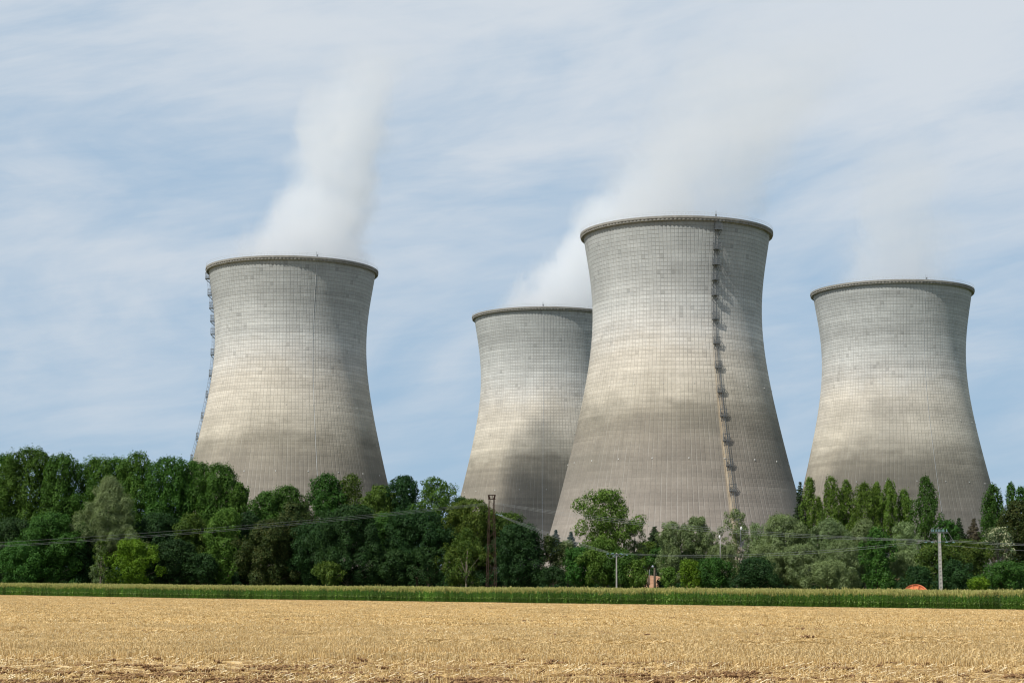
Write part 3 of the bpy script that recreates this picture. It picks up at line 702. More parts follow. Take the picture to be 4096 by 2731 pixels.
def tree(kind, leaf, cx, top, wd, bot, Y, label, dens=1.0, cat='tree', lobes=None, group=None, name=None, trunk=True, lsz=None, gap=0.0, bark=None, lean=0.0):
    """cx, top, width, crown bottom in pixels of the 2352 px wide view of the photograph; Y = distance"""
    tree_no[0] += 1; seed = tree_no[0]; rs = np.random.RandomState(1000+seed)
    pt = at(cx*K, top*K, Y); pb = at(cx*K, bot*K, Y); hw = wd*K/FPX*Y*0.5
    g0 = float(gz(pt.x, Y)); H = pt.z-g0; zb = max(pb.z-g0, 0.0); ch = H-zb
    dep = min(hw, 6.5) if kind not in ('column', 'spire') else hw
    nm = name or {'column': 'poplar_tree', 'spire': 'conifer_tree', 'bush': 'bush', 'cone': 'willow_tree'}.get(kind, 'tree')
    T = empty(nm, (pt.x, Y, g0), label=label, cat=cat, group=group)
    nl = lobes or int({'round': 46, 'open': 30, 'tall': 50, 'cone': 50, 'column': 56, 'spire': 60, 'bush': 26}[kind]*np.clip(math.sqrt(hw*ch)/6, .55, 1.8))
    ts = (np.arange(nl)+rs.uniform(0, 1, nl))/nl
    if kind in ('round', 'bush', 'open'): ts = ts**.8
    phi = np.arange(nl)*2.399+rs.uniform(-.5, .5, nl)
    wv = width_at(kind, ts)
    wv = wv*(1+.16*np.sin(ts*9+rs.uniform(0, 6))*np.sign(np.sin(phi+rs.uniform(0, 6))))
    lrh = {'round': .24, 'open': .22, 'tall': .22, 'cone': .22, 'column': .22, 'spire': .30, 'bush': .28}[kind]*hw*rs.uniform(.6, 1.45, nl)
    if kind == 'spire': lrh = .42*wv*hw*rs.uniform(.8, 1.2, nl)+.28
    lrh = np.clip(lrh, .4, 2.0)
    zs_ = {'round': 1.0, 'open': .9, 'tall': 1.6, 'cone': 1.05, 'column': 2.3, 'spire': .38, 'bush': 1.0}[kind]
    lrz = lrh*zs_
    rad = np.clip(wv*rs.uniform(.5, 1.12, nl), 0, 1.15)
    if kind == 'column': rad = np.clip(wv*rs.uniform(.35, 1.35, nl), 0, 1.35)
    if kind == 'spire': rad = np.clip(wv*rs.uniform(.8, 1.15, nl), 0, 1.1)
    lx = np.cos(phi)*np.maximum(rad*hw-lrh*.7, 0); ly = np.sin(phi)*np.maximum(rad*dep-lrh*.7, 0)
    lz = zb+ts*ch; lz = np.minimum(lz, H-lrz*.85); lz = np.maximum(lz, lrz*.6+0.2)
    k = int(np.argmax(ts)); lx[k] = rs.uniform(-.12, .12)*hw; ly[k] = 0; lz[k] = H-lrz[k]*.95
    # upright leaders that break the skyline
    ns = {'tall': 16, 'column': 14, 'round': 9, 'open': 9, 'cone': 8, 'bush': 5, 'spire': 1}[kind]
    st = rs.uniform(.55, .97, ns); sp = rs.uniform(-1, 1, ns); sw = width_at(kind, st)*hw*.93
    sx = sp*sw; sy = rs.uniform(-.6, .3, ns)*dep*np.sqrt(np.clip(1-sp*sp, 0, 1))*.8
    sr = rs.uniform(.35, .7, ns)*(1 if hw > 2.5 else .7); sz = sr*{'tall': 2.6, 'column': 3.2, 'spire': 3.0}.get(kind, 1.4)
    shz = np.minimum(zb+st*ch+sz*.3, H-sz*.9)
    if kind == 'spire': sx[:] = 0; sy[:] = 0; sr[:] = .22; shz[:] = H-sz
    # fill the middle so that the crown holds together
    nf = int(nl*.35) if kind not in ('spire', 'column', 'open') else int(nl*.25)
    tf = rs.uniform(.05, .85, nf); wf = width_at(kind, tf); rf = np.clip(hw*.40*np.clip(wf+.1, 0, 1), .4, 2.8)
    fa = rs.uniform(0, 6.28, nf); fx = np.cos(fa)*wf*hw*.45*rs.uniform(0, 1, nf); fy = np.sin(fa)*wf*dep*.45*rs.uniform(0, 1, nf); fz = zb+tf*ch
    fz = np.minimum(fz, H-rf*zs_)
    LX = np.r_[lx, sx, fx]; LY = np.r_[ly, sy, fy]; LZ_ = np.r_[lz, shz, fz]; RH = np.r_[lrh, sr, rf]; RZ = np.r_[lrz, sz, rf*zs_]
    LX = LX + lean*(LZ_/H)*hw
    ls = lsz or {'round': .21, 'open': .21, 'tall': .22, 'cone': .17, 'column': .19, 'spire': .20, 'bush': .19}[kind]*(Y/430)**.5
    lw = ls*(.32 if leaf in ('willow',) else (.3 if leaf in ('conif', 'blue', 'bronze') else .58))
    area = 4*np.pi*((RH*RH+2*RH*RZ)/3)
    cnt = (area*dens*(1-gap)*1.15/(ls*lw*2)*.62).astype(int); cnt = np.clip(cnt, 40, 3600)
    Cs = []; Ns = []
    for j in range(len(LX)):
        n = cnt[j]; d = rs.normal(0, 1, (n, 3)); d /= np.linalg.norm(d, axis=1)[:, None]
        # ragged surface made of sub-clumps
        kd = rs.normal(0, 1, (18, 3)); kd /= np.linalg.norm(kd, axis=1)[:, None]
        bump = (np.maximum((d@kd.T), 0)**14).max(1)
        r = (0.64+0.50*bump)*rs.uniform(.45, 1.0, n)**.28*(1+np.abs(rs.normal(0, .14, n))*(rs.uniform(0, 1, n) < .45))
        p = d*r[:, None]*np.array([RH[j], RH[j], RZ[j]])+np.array([LX[j], LY[j], LZ_[j]])
        Cs.append(p); Ns.append(d+np.array([0, 0, .35]))
    C = np.concatenate(Cs); N = np.concatenate(Ns)
    # drop leaves deep inside other lobes or below ground
    keep = C[:, 2] > 0.1; own = np.repeat(np.arange(len(LX)), cnt)
    for j in range(len(LX)):
        q = ((C[:, 0]-LX[j])/RH[j])**2+((C[:, 1]-LY[j])/RH[j])**2+((C[:, 2]-LZ_[j])/RZ[j])**2
        keep &= ~((q < .30) & (own != j))
    keep &= C[:, 1] < dep*.62   # hardly any leaf faces away at the far side
    C = C[keep]; N = N[keep]
    V, F = leaf_quads(rs, C, N, ls, lw, .8 if leaf == 'willow' else 0)
    # stray twigs of leaves beyond the outline
    mesh_np('crown', V, F, LM[leaf], T)
    if trunk:
        b = MB(); tr = max(.12, min(.45, H*.016)); mt = M_barkp if bark == 'pale' else M_bark
        tz = zb+ch*(.8 if kind not in ('open',) else .6); cxm = 0.0
        pts = [(0, 0, -0.3), (rs.uniform(-.1, .1), 0, zb*.5+.3), (rs.uniform(-.3, .3), rs.uniform(-.2, .2), zb+ch*.3), (rs.uniform(-.3, .3)+lean*hw*.5, 0, tz)]
        b.tube(pts, [tr*1.25, tr, tr*.7, tr*.25], 7)
        for j in range(min(len(lx), 14)):
            zo = min(max(zb*.8, lz[j]*.55-lrz[j]*.2), tz*.95); b.tube([(0, 0, zo), (lx[j]*.5, ly[j]*.5, (zo+lz[j])/2+.2), (lx[j]*.95, ly[j]*.95, lz[j])], [tr*.42, tr*.26, tr*.1], 5)
        b.build('trunk', mt, T, True)
    return T
TREES = [
 # ---- left: tall poplars behind
 ('tall','poplar', 8,1046, 95,1290,505,'tall green poplar cut by the left edge of the picture'),
 ('tall','poplar', 75,1029,120,1290,500,'tallest green poplar at the far left, rounded top against the sky'),
 ('tall','poplar',143,1046, 95,1290,498,'green poplar right of the tallest left one, ending at the sky notch'),
 ('tall','poplar',222,1052, 90,1290,505,'green poplar standing just right of the sky notch'),
 ('tall','poplar',268,1052, 66,1290,512,'narrow green poplar directly above the silvery willow'),
 ('tall','poplar',318,1041, 74,1290,500,'pointed green poplar with the spiky top right of the willow'),
 ('tall','poplar',382,1051,102,1290,498,'broad green poplar left of the left tower'),
 ('tall','poplar',445,1060, 90,1290,503,'green poplar touching the ladder side of the left tower'),
 ('tall','poplar',505,1068, 96,1290,495,'green poplar in front of the foot of the left tower'),
 ('round','poplar',548,1108, 62,1290,492,'last and lowest poplar of the left row, in front of the tower'),
 # ---- left front
 ('round','dark', 30,1190,120,1338,470,'dark leafy tree at the left edge above the maize'),
 ('round','ash', 118,1180,150,1338,462,'full mid-green ash tree left of the silvery willow'),
 ('round','ash', 60,1245,110,1338,458,'low mid-green tree at the foot of the left poplars'),
 ('round','dark',200,1235, 90,1338,466,'dark shaded tree under the left side of the willow'),
 ('cone','willow',252,1096,172,1262,464,'tall silvery grey-green willow at the left, cone shaped'),
 ('cone','willow',232,1262, 62,1338,462,'thin grey lower growth beneath the silvery willow'),
 ('round','dark',365,1178,120,1338,470,'very dark tree right of the silvery willow'),
 ('bush','bright',308,1238,108,1340,452,'bright yellow-green bush under the silvery willow'),
 ('round','dark',405,1240,100,1338,458,'dark blue-green low tree right of the bright bush'),
 ('round','olive',445,1180, 90,1338,468,'olive tinted tree between the dark tree and the bright one'),
 ('round','dark',468,1270, 66,1338,455,'small dark shrub-like tree at the maize edge'),
 ('round','lime',518,1166, 84,1338,460,'fresh green tree with layered boughs left of the brown one'),
 ('round','dark',572,1175, 70,1338,466,'dark narrow tree squeezed beside the brown one'),
 ('round','ash',614,1128, 80,1290,478,'small green treetop at the left of the brown tree'),
 ('round','ash',662,1117,104,1290,480,'rounded dark green treetop above the brown tree'),
 ('round','brown',612,1195,130,1338,456,'big brownish tree hung with seeds, left part of the wood'),
 ('round','brown',675,1150,110,1338,463,'brown-green tree full of seed bunches under the round treetop'),
 ('round','ash',752,1089,100,1290,482,'loose green treetop in front of the left tower foot'),
 ('open','olive',808,1088, 92,1280,484,'thin see-through treetop with twigs, right of the loose one'),
 ('round','lime',872,1115, 92,1280,478,'light green treetop below the right corner of the left tower'),
 ('round','dark',928,1092, 96,1280,480,'dark airy tree standing against the gap of sky'),
 ('open','lime',1000,1097,110,1260,476,'light green ash with feathery outline against the sky gap'),
 ('round','dark',1056,1142, 76,1280,472,'small dark treetop left of the rusty mast'),
 ('round','dark',720,1200,100,1338,456,'almost black tree between the brown one and the domed one'),
 ('round','dark',800,1160,170,1340,446,'large dark domed tree in the middle of the wood'),
 ('round','olive',760,1290, 70,1338,440,'low green shrub tree under the large domed tree'),
 ('round','ash',885,1178, 90,1338,458,'green tree right behind the large domed tree'),
 ('round','dark',960,1172,150,1300,450,'wide dark tree with bare stems showing below'),
 ('round','dark',905,1262, 90,1338,445,'low dark tree at the foot of the wide one'),
 ('open','dark',985,1255, 90,1338,444,'dark undergrowth tree with pale stems'),
 ('round','olive',1085,1148,130,1300,452,'yellowish olive tree just left of the rusty mast'),
 ('open','olive',1060,1240,110,1338,442,'thin olive tree with pale bare branches at the mast foot'),
 ('round','olive',1160,1178,110,1300,455,'olive green tree right of the rusty mast'),
 ('round','dark',1190,1203,116,1340,436,'dense dark round tree right of the rusty mast'),
 # ---- centre
 ('open','brown',1264,1228, 76,1338,438,'brownish yellow tree right of the dense round one'),
 ('spire','blue',1277,1216, 34,1275,500,'blue-grey cedar top, left of the pair at the tower foot'),
 ('spire','blue',1312,1220, 34,1275,500,'blue-grey cedar top, right of the pair at the tower foot'),
 ('bush','willow',1303,1240, 64,1330,446,'small pale grey shrub in front of the blue cedars'),
 ('open','lime',1393,1123,138,1262,430,'big lone light green tree in front of the nearest tower'),
 ('open','willow',1455,1196, 62,1290,436,'thin grey willow behind the concrete pole'),
 ('round','ash',1335,1256, 88,1338,424,'green tree left of the lone light green one'),
 ('round','lime',1385,1240, 96,1338,420,'green leafy tree under the lone tree, left of the pole'),
 ('bush','ash',1425,1262, 84,1340,416,'dark green leafy tree right behind the concrete pole'),
 ('bush','lime',1464,1284, 60,1342,412,'low green bush right of the concrete pole'),
 ('bush','dark',1270,1300, 60,1338,428,'low dark bush left of the orange earth patch'),
 ('spire','conif',1503,1208, 46,1275,480,'spiky dark monkey-puzzle like conifer at the tower foot'),
 ('spire','conif',1527,1216, 40,1270,486,'second dark conifer half hidden by the willow'),
 ('round','olive',1488,1244, 56,1296,470,'yellow-green shrub behind the earth bank'),
 ('round','dark',1494,1258, 96,1335,572,'dark tree standing behind the earth bank with the two-headed lamp'),
 ('bush','ash',1520,1255, 60,1300,455,'small dark green tree at the top of the earth bank'),
 ('round','willow',1547,1198, 76,1335,400,'silver willow right of the conifers'),
 ('round','willow',1602,1186, 86,1335,404,'taller silver willow in front of the middle of the tower'),
 ('open','willow',1690,1168, 72,1335,402,'tall thin silver willow under the ladder of the nearest tower'),
 ('open','willow',1738,1200, 70,1335,400,'loose yellowish willow right of the thin one'),
 ('round','willow',1655,1250, 70,1338,392,'low silver willow in front of the white lamp post'),
 ('bush','lime',1537,1302, 50,1345,380,'small light bush right of the orange earth patch'),
 ('bush','bright',1585,1286, 70,1345,372,'bright green bush at the maize edge below the willows'),
 ('bush','ash',1640,1280, 84,1346,370,'rounded green bush at the maize edge below the willows'),
 ('bush','dark',1735,1280,112,1348,366,'large dark rounded bush at the maize edge'),
 ('round','willow',1795,1183,110,1340,388,'big silver willow left of the dark fir'),
 ('round','willow',1762,1250, 90,1340,380,'low silver willow above the large dark bush'),
 ('round','willow',1848,1250,100,1340,378,'silver willow in front of the first column poplars'),
 # ---- column poplars and fir
 ('spire','conif',1838,1106, 52,1270,452,'dark fir between the nearest tower and the column poplars'),
 ('column','lomb',1860,1097, 42,1255,450,'slim column poplar beside the dark fir'),
 ('column','lomb',1882,1140, 26,1245,456,'short thin column poplar leaning right of the slim one'),
 ('column','lomb',1907,1095, 42,1250,450,'column poplar alone in front of the left side of the right tower'),
 ('column','lomb',1941,1102, 42,1250,452,'column poplar with two tips, third of the row'),
 ('column','lomb',1985,1110, 54,1250,450,'widest light column poplar in the middle of the row'),
 ('column','lomb',2011,1107, 36,1250,452,'narrow column poplar pressed against the widest one'),
 ('column','lomb',2042,1102, 42,1250,450,'column poplar with a pale lower half, right of the middle'),
 ('column','lomb',2077,1124, 40,1250,452,'lowest column poplar, left of the dark one'),
 ('column','ash',2122,1094, 50,1262,446,'darkest and densest column poplar at the right end of the row'),
 # ---- right
 ('round','willow',1905,1192,100,1340,386,'silver willow below the lone column poplar'),
 ('round','willow',1935,1240, 90,1340,380,'silver willow left of the saturated green tree'),
 ('round','willow',1985,1192, 76,1335,390,'silver willow rounded top behind the saturated green tree'),
 ('open','willow',2078,1198, 90,1335,372,'yellowish willow with pale twig tips below the dark poplar'),
 ('round','willow',2085,1265,100,1342,352,'low silver willow left of the ladder-like pole'),
 ('bush','willow',1900,1290,100,1345,364,'low grey willow scrub at the maize edge'),
 ('tall','ash',2013,1213, 78,1350,346,'saturated dark green upright tree in front of the willows'),
 ('round','ash',2172,1194, 58,1260,420,'round green treetop behind the ladder-like pole'),
 ('spire','conif',2202,1189, 34,1250,430,'small dark pine against the foot of the right tower'),
 ('spire','bronze',2236,1190, 36,1250,432,'small bronze coloured pine beside the dark pine'),
 ('column','ash',2276,1114, 56,1270,425,'tall poplar at the right edge of the right tower'),
 ('column','ash',2322,1109, 40,1270,424,'slender poplar with sky behind it at the right'),
 ('tall','ash',2346,1116, 44,1270,420,'poplar cut by the right edge of the picture'),
 ('round','brown',2335,1150, 90,1320,405,'brown-green oak at the right edge'),
 ('open','flower',2292,1209, 72,1285,392,'shrub covered in creamy white blossom'),
 ('round','olive',2222,1240,110,1340,384,'olive green tree right of the ladder-like pole'),
 ('round','olive',2150,1248,104,1348,340,'dark olive tree right behind the ladder-like pole'),
 ('bush','dark',2190,1285, 90,1350,336,'low dark tree right of the foot of the ladder-like pole'),
 ('bush','dark',2110,1300, 80,1350,330,'low dark growth behind the orange reel'),
 ('bush','ash',2305,1290,116,1352,330,'big fresh green bush at the right edge'),
 ('bush','bright',2246,1326, 66,1355,318,'low bright bush at the maize edge near the right'),
]
for e in TREES:
    kind, leaf, cx, top, wd, bot, Y, lab = e
    wd *= {'column': 1.2+.35*((cx*7) % 10)/10, 'tall': 1.6, 'spire': 1.35}.get(kind, 1.14)
    if kind == 'tall' and leaf != 'poplar': wd *= .68
    cat = 'bush' if kind == 'bush' else 'tree'
    grp = {'column': 'column poplars in front of the right tower', 'bush': 'bushes along the maize edge'}.get(kind)
    if kind == 'tall' and leaf == 'poplar': grp = 'tall poplars at the left'
    if leaf == 'willow' and kind != 'bush': grp = 'silver willows'
    nm = 'willow_tree' if (leaf == 'willow' and kind != 'bush') else ('poplar_tree' if leaf in ('poplar', 'lomb') else None)
    if kind == 'column': nm = 'poplar_tree'
    tree(kind, leaf, cx, top, wd, bot, Y, lab, cat=cat, group=grp, name=nm,
         dens=.62 if kind == 'open' else (.72 if kind == 'column' else .92), bark='pale' if leaf in ('willow', 'olive') else None, lean=((cx*13) % 7-3)*.05 if kind == 'column' else 0.0)
for cx, top, wd, Y, lab in ((1072, 1212, 74, 436, 'half-bare tree with pale crooked branches beside the mast foot'), (234, 1240, 44, 450, 'dead pale branches hanging below the silvery willow')):
    tree('open', 'olive', cx, top, wd, 1335, Y, lab, dens=.10, cat='tree', bark='pale', name='half_bare_tree')
# tangle of low growth that fills the foot of the wood
def undergrowth():
    rs = np.random.RandomState(5); Cs = []; Ns = []
    for q in range(900):
        px = rs.uniform(-60, 2420); Y = np.interp(px, [0, 1100, 1500, 2000, 2352], [492, 470, 440, 400, 372])+rs.uniform(-6, 18)
        if 1468 < px < 1522 or 1310 < px < 1330: continue
        p = at(px*K, 1300*K, Y); r = rs.uniform(1.2, 2.6); z = rs.uniform(.8, 5.6)*(1.0 if px < 1250 else .55); n = 420
        d = rs.normal(0, 1, (n, 3)); d /= np.linalg.norm(d, axis=1)[:, None]
        Cs.append(d*r*rs.uniform(.6, 1, (n, 1))*np.array([1.2, 1, 1])+np.array([p.x, Y, gz(0, Y)+z])); Ns.append(d+np.array([0, 0, .4]))
    C = np.concatenate(Cs); N = np.concatenate(Ns); k = C[:, 2] > .05; V, F = leaf_quads(rs, C[k], N[k], .26, .15)
    tag(mesh_np('undergrowth', V, F, LM['dark']), 'dark tangled undergrowth along the foot of the trees', kind='stuff')
undergrowth()

# ================================================================== earth bank with lamp
def bank():
    xs_ = np.linspace(12, 140, 100); ys_ = np.linspace(505, 560, 24); V = []
    rs = np.random.RandomState(3)
    for y in ys_:
        for x in xs_:
            t = (y-505)/55; h = 4.9*math.sin(min(t*1.6, 1)*math.pi/2)*min(1, (x-12)/10, (140-x)/14)
            V.append((x, y, 0.3+max(h, 0)*(1+.12*math.sin(x*.21))+rs.uniform(-.18, .18)))
    n = len(xs_); i, k = np.meshgrid(np.arange(len(ys_)-1), np.arange(n-1), indexing='ij')
    F = np.stack([i*n+k, i*n+k+1, (i+1)*n+k+1, (i+1)*n+k], -1).reshape(-1, 4)
    m, t, bs = material('dry_earth'); co = t.new('ShaderNodeTexCoord').outputs['Object']
    t.put(bs.inputs['Base Color'], t.ramp(t.noise(co, 0.7, 6, 0.7), [(0.3, (.22, .10, .05)), (0.5, (.36, .19, .10)), (0.7, (.46, .29, .17))])); bs.inputs['Roughness'].default_value = .95
    tag(mesh_np('hill', V, F, m, None, True), 'dry orange earth bank behind the trees', kind='structure')
bank()
M_conc = plain('pole_concrete', (.36, .34, .31), 0.9, var=0.22, scale=3, spec=0.15)
M_rust = plain('rusty_steel', (.060, .036, .027), 0.85, 0.2, var=0.35, scale=4, spec=0.2)
M_dark = plain('dark_steel', (.12, .125, .13), 0.6, 0.4, var=0.15)
M_glass = plain('insulator_glass', (.17, .28, .29), 0.15, 0.0, var=0.1, spec=0.7)
M_cable = plain('aluminium_cable', (.30, .31, .30), 0.5, 0.3, var=0.08)
M_lamp = plain('grey_lamp_housing', (.35, .38, .45), 0.4, 0.3, var=0.1)
def lamp_post(px, top, bot, Y, label, heads, rad=.09, mat=None):
    pt = at(px*K, top*K, Y); pb = at(px*K, bot*K, Y)
    g0 = min(pb.z, pt.z-2) ; T = empty('lamp_post', (pt.x, Y, g0), label=label, cat='lamp post')
    H = pt.z-g0; MB().tube([(0, 0, -1.0), (0, 0, H*.5), (0, 0, H)], [rad*1.3, rad*1.1, rad*.8], 8).build('pole', mat or M_galv, T, True)
    for dx, r in heads:
        h = MB().lathe([(0.001, -.02), (r*.6, 0), (r, .12), (r*.95, .42), (r*.55, .72), (0.001, .8)], 14)
        o = h.build('lamp_head', M_lamp if r > .4 else M_white, T, True, loc=(dx, 0, H-.25))
        if abs(dx) > .1: MB().tube([(0, 0, H-.25), (dx, 0, H-.2)], rad*.6, 5).build('arm', M_galv, T)
lamp_post(1492, 1301, 1335, 498, 'thin grey post with two round lamp heads before the earth bank', [(-1.15, .62), (1.0, .62)])
lamp_post(1654, 1234, 1282, 386, 'pale slim post with a small white lamp between the willows', [(-.1, .2)], .08, plain('pale_post', (.42, .40, .37), .7))
lamp_post(1701, 1214, 1262, 396, 'small white object of unknown kind among the willow branches, set on a post', [(.15, .26)], .05, M_galv)  # white object of unknown kind, modelled as a head on a post

# ================================================================== poles
def concrete_pole():
    Y = 372.0; p = at(2466, 2210, Y); g0 = float(gz(p.x, Y)); H = p.z-g0
    T = empty('utility_pole', (p.x, Y, g0), rz=R(4), label='plain concrete power pole in front of the green trees at the centre', cat='power pole', group='power poles')
    b = MB().tube([(0, 0, -.5), (0, 0, H)], [.24, .17], 4); b.build('pole', M_conc, T)
    b2 = MB(); b2.box((0, -.24, H*.5), (.09, .09, H*.96)); b2.build('edge_rib', M_conc, T)
    a = MB().box((-.1, 0, H-.32), (2.6, .12, .12)).box((0, -.2, H-.32), (.5, .3, .3)).box((-.1, -.1, H-.75), (.9, .08, .08)); a.build('crossarm', M_dark, T)
    for x, z, s in ((-2.0, -.22, -1), (-1.0, -.15, -1), (-.6, -.62, -1), (1.0, -.32, 1), (1.9, -.45, 1), (.7, -.2, 1)):
        M = Matrix.Translation((x, -.1, H+z)) @ Matrix.Rotation(R(90), 4, 'Y')
        c = MB()
        for k in range(3): c.lathe([(.03, k*.16-.05), (.13, k*.16), (.13, k*.16+.05), (.03, k*.16+.1)], 10, M=M)
        c.build('insulator', M_glass, T, True)
    j = MB()
    for x0, x1, dz in ((-2.2, -.3, .9), (-1.1, .5, .7), (.1, 1.7, .65)):
        j.tube([(x0+(x1-x0)*t, -.25, H-.25-4*dz*t*(1-t)) for t in np.linspace(0, 1, 9)], .03, 4)
    j.build('jumper_cable', M_cable, T)
    return T
concrete_pole()
def ladder_pole():
    Y = 290.0; p = at(3757, 2118, Y); g0 = float(gz(p.x, Y)); H = p.z-g0+.1
    T = empty('utility_pole', (p.x, Y, g0), rz=R(-8), label='tall concrete power pole with ladder-like openings at the right', cat='power pole', group='power poles')
    b = MB(); zs = np.linspace(-.3, H-.6, 22)
    for s in (-1, 1):
        b.v += []; b.tube([(s*.235, 0, -.4), (s*.15, 0, H-.55)], [.105, .075], 4)
    for k in range(17):
        z = .35+k*.62
        if z > H-1.2: break
        w = .235-(.085*z/H); b.box((0, .0, z), (w*2, .17, .17 if k < 9 else .5))
    b.box((0, .04, H*.5), (.34, .04, H*.98)); b.build('pole', M_conc, T)
    MB().tube([(-.32, -.1, 0), (-.24, -.1, H-.6)], .03, 4).build('earth_wire', M_cable, T)
    a = MB().box((0, 0, H-.55), (2.6, .14, .12)).box((0, 0, H-.25), (.3, .12, .5)).tube([(-.15, 0, H-1.3), (-.3, 0, H-.6)], .04, 4); a.build('crossarm', M_dark, T)
    for x in (-1.15, -.9, -.5, -.15, .1, .45, .7, 1.15):
        c = MB()
        for k in range(3): c.lathe([(.03, k*.12-.05), (.11, k*.12), (.11, k*.12+.04), (.03, k*.12+.09)], 9)
        c.tube([(0, 0, .25), (.0, 0, .42)], .03, 4)
        c.build('insulator', M_glass, T, True, loc=(x, 0, H-.38))
    a2 = MB().box((-.1, 0, H-1.98), (3.9, .1, .1)); a2.build('lower_crossarm', M_dark, T)
    for x in (-2.15, -1.15, 0, 1.1, 2.2):
        M = Matrix.Translation((x-.15, -.08, H-2.08)) @ Matrix.Rotation(R(90), 4, 'Y'); c = MB()
        for k in range(3): c.lathe([(.03, k*.13-.05), (.1, k*.13), (.1, k*.13+.05), (.03, k*.13+.09)], 9, M=M)
        c.build('insulator', M_glass, T, True)
    j = MB()
    j.tube([(.45, 0, H-.1), (1.1, -.1, H-1.95)], .025, 4).tube([(1.15, 0, H-.1), (2.2, -.1, H-1.95)], .025, 4).tube([(-1.15, 0, H+.25), (-1.4, 0, H-.2), (-1.6, 0, H-1.2)], .02, 4)
    j.tube([(-1.1, 0, H+.05), (-.8, -.3, H+.3)], .03, 4).tube([(-.45, 0, H+.05), (-.15, -.3, H+.3)], .03, 4).tube([(.2, 0, H+.05), (.45, -.3, H+.25)], .03, 4)
    j.build('jumper_cable', M_cable, T)
ladder_pole()
def mast():
    Y = 405.0; p = at(1967, 1979, Y); g0 = float(gz(p.x, Y)); H = p.z-g0
    T = empty('lattice_mast', (p.x, Y, g0), rz=R(14), label='rusty steel lattice mast with a square cage on top', cat='mast')
    def w(z): return 1.02-(1.02-.50)*min(z/H, 1)
    b = MB()
    for sx in (-1, 1):
        for sy in (-1, 1): b.tube([(sx*w(z), sy*w(z), z) for z in (-.4, H*.33, H*.66, H-.5)], .075, 4)
    b.build('leg_frame', M_rust, T)
    c = MB(); nz_ = 15; zs = [H*(1-(1-k/nz_)**1.0)*.95 for k in range(nz_+1)]
    for k in range(nz_):
        z0, z1 = zs[k], zs[k+1]; w0, w1 = w(z0), w(z1); s = 1 if k % 2 else -1
        for (ax_, ay_) in ((1, 0), (0, 1)):
            for q in (-1, 1):
                if ax_: c.tube([(-s*w0, q*w0, z0), (s*w1, q*w1, z1)], .036, 4)
                else: c.tube([(q*w0, -s*w0, z0), (q*w1, s*w1, z1)], .036, 4)
        if k % 4 == 3:
            for q in (-1, 1): c.tube([(-w1, q*w1, z1), (w1, q*w1, z1)], .05, 4); c.tube([(q*w1, -w1, z1), (q*w1, w1, z1)], .05, 4)
    c.build('bracing', M_rust, T)
    d = MB(); W = .68
    for z in (H-.95, H-.0):
        q = [(-W, -W, z), (W, -W, z), (W, W, z), (-W, W, z), (-W, -W, z)]
        for a, e in zip(q, q[1:]): d.tube([a, e], .085, 4)
    for x in np.linspace(-W, W, 5):
        for y in (-W, W): d.tube([(x*.85, y*.85, H-.95), (x*1.05, y*1.05, H)], .055, 4); d.tube([(y*.85, x*.85, H-.95), (y*1.05, x*1.05, H)], .055, 4)
    d.box((0, 0, H-.95), (2*W, 2*W, .1)); d.build('top_cage', M_rust, T)
    for k, x in enumerate((1.0, 1.45, 1.9)):
        M = Matrix.Translation((x, -.3*k, H-4.35-.1*k)) @ Matrix.Rotation(R(80), 4, 'Y'); e = MB()
        for q in range(3): e.lathe([(.03, q*.16-.05), (.14, q*.16), (.14, q*.16+.05), (.03, q*.16+.1)], 9, M=M)
        e.build('insulator', M_glass, T, True)
    j = MB(); j.tube([(2.5, -.5, H-1.8), (2.75, -.5, H-2.4), (2.6, -.5, H-3.2), (2.15, -.5, H-4.3)], .035, 4); j.build('jumper_cable', M_cable, T)
mast()

# ================================================================== power lines (each cable its own thing)
def cable(a, b, sag, label, group, rad=.022, n=24):
    """a, b = (px, py, Y) ends in photograph pixels"""
    A = at(*a); B = at(*b); pts = []
    for k in range(n+1):
        t = k/n; p = A.lerp(B, t); p.z -= 4*sag*t*(1-t); pts.append(p-A)
    o = MB().tube(pts, rad, 4).build('power_cable', M_cable, None, loc=A)
    tag(o, label, 'cable', group)
G1 = 'cables running left from the mast'; G2 = 'cables from the mast down to the centre pole'; G3 = 'upper cables from the mast to the right pole'
G4 = 'cables between the two concrete poles'; G5 = 'cables leaving to the right'
cable((-400, 2195-6, 372), (1950, 2010, 404), .9, 'uppermost bare cable running left from the mast', G1, .019)
cable((-400, 2203, 371), (1952, 2013, 405), 1.0, 'middle bare cable running left from the mast', G1, .019)
cable((-400, 2207, 373), (1954, 2017, 406), 1.1, 'lowest bare cable running left from the mast', G1, .019)
cable((1985, 2053, 405), (2432, 2205, 372), .25, 'uppermost cable from the mast down to the centre pole', G2, .019)
cable((1988, 2056, 404), (2440, 2210, 372), .42, 'middle cable from the mast down to the centre pole', G2, .019)
cable((1992, 2059, 403), (2428, 2210, 372), .6, 'lowest cable from the mast down to the centre pole', G2, .019)
cable((1975, 2008, 405), (3690, 2158, 290), 1.2, 'uppermost long cable from the mast to the right pole', G3, .018)
cable((1976, 2011, 405), (3720, 2160, 290), 1.5, 'middle long cable from the mast to the right pole', G3, .018)
cable((1978, 2014, 404), (3745, 2163, 290), 1.8, 'lowest long cable from the mast to the right pole', G3, .018)
cable((2492, 2212, 372), (3700, 2161, 290), 1.15, 'upper cable between the two concrete poles', G4, .019)
cable((2500, 2215, 372), (3730, 2164, 290), 1.35, 'lower cable between the two concrete poles', G4, .019)
cable((3800, 2159, 290), (4500, 2174, 262), .35, 'upper cable leaving the right pole to the right edge', G5, .018)
cable((3790, 2163, 290), (4500, 2180, 262), .4, 'second cable leaving the right pole to the right edge', G5, .018)
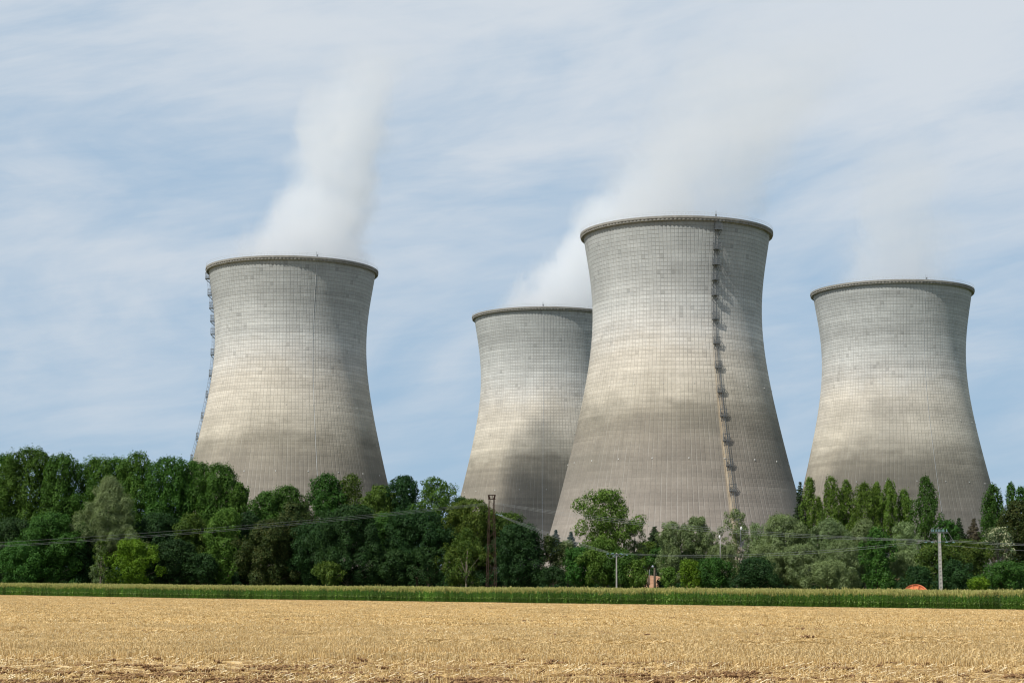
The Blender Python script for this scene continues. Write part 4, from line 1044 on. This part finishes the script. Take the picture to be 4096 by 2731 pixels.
cable((3775, 2178, 290), (4500, 2206, 262), .4, 'lowest cable leaving the right pole to the right edge', G5, .014)

# ================================================================== orange hose reel of an irrigation machine
def reel():
    Y = 262.0; p = at(3661, 2336, Y); g0 = 0.0; Rr = 1.86; cz = p.z-Rr
    m = plain('orange_paint', (.78, .24, .10), 0.45, var=0.15, spec=0.4); mh = plain('black_hose', (.03, .03, .03), 0.6)
    T = empty('hose_reel', (p.x+.05, Y, g0), rz=R(-20), label='orange irrigation hose reel showing above the maize tops', cat='hose reel')
    RX = Matrix.Translation((0, 0, cz)) @ Matrix.Rotation(R(90), 4, 'X')
    for s in (-.55, .55):
        f = MB().lathe([(Rr-.80, s-.03), (Rr-.02, s-.03), (Rr, s), (Rr-.02, s+.03), (Rr-.80, s+.03)], 48, M=RX, close=True)
        o = f.build('flange', m, T)
        r = MB()
        for k in range(12):
            a = 2*math.pi*k/12+.2; Mk = RX @ Matrix.Rotation(a, 4, 'Z')
            r.box((Rr-.40, 0, s+.10*(1 if s > 0 else -1)), (.78, .09, .18), M=Mk)
        r.build('rib', m, o)
        rim = MB().lathe([(Rr-.03, s*1.0), (Rr-.03, s+.2*(1 if s > 0 else -1)), (Rr+.01, s+.2*(1 if s > 0 else -1)), (Rr+.01, s)], 48, M=RX, close=True); rim.build('rim_band', m, o)
        sp = MB()
        for k in range(6):
            Mk = RX @ Matrix.Rotation(2*math.pi*k/6, 4, 'Z'); sp.box((Rr*.42, 0, s), (Rr*.8, .09, .06), M=Mk)
        sp.build('spoke', m, o)
    MB().lathe([(Rr-.78, -.52), (Rr-.78, .52)], 48, M=RX).build('drum', m, T)
    h = MB()
    for k in range(9): 
        for q in range(32): pass
        zc = -.44+k*.11; h.lathe([(Rr-.70, zc-.05), (Rr-.62, zc), (Rr-.70, zc+.05)], 40, M=RX)
    h.build('hose', mh, T)
    MB().tube([(0, -.8, cz), (0, .8, cz)], .12, 10).build('axle', M_dark, T)
    fr = MB()
    for s in (-.75, .75):
        fr.box((0, s, .55), (3.2, .12, .16)); fr.tube([(-1.0, s, .6), (0, s, cz)], .06, 5); fr.tube([(1.0, s, .6), (0, s, cz)], .06, 5)
    fr.box((-1.5, 0, .55), (.12, 1.5, .16)).box((1.5, 0, .55), (.12, 1.5, .16)); fr.build('chassis', m, T)
    for s in (-1, 1):
        Mw = Matrix.Translation((.6, s*.98, .42)) @ Matrix.Rotation(R(90), 4, 'X')
        MB().lathe([(.2, -.1), (.42, -.12), (.42, .12), (.2, .1)], 20, M=Mw, close=True).build('wheel', mh, T)
reel()
print('polys', sum(len(o.data.polygons) for o in bpy.data.objects if o.type == 'MESH'))
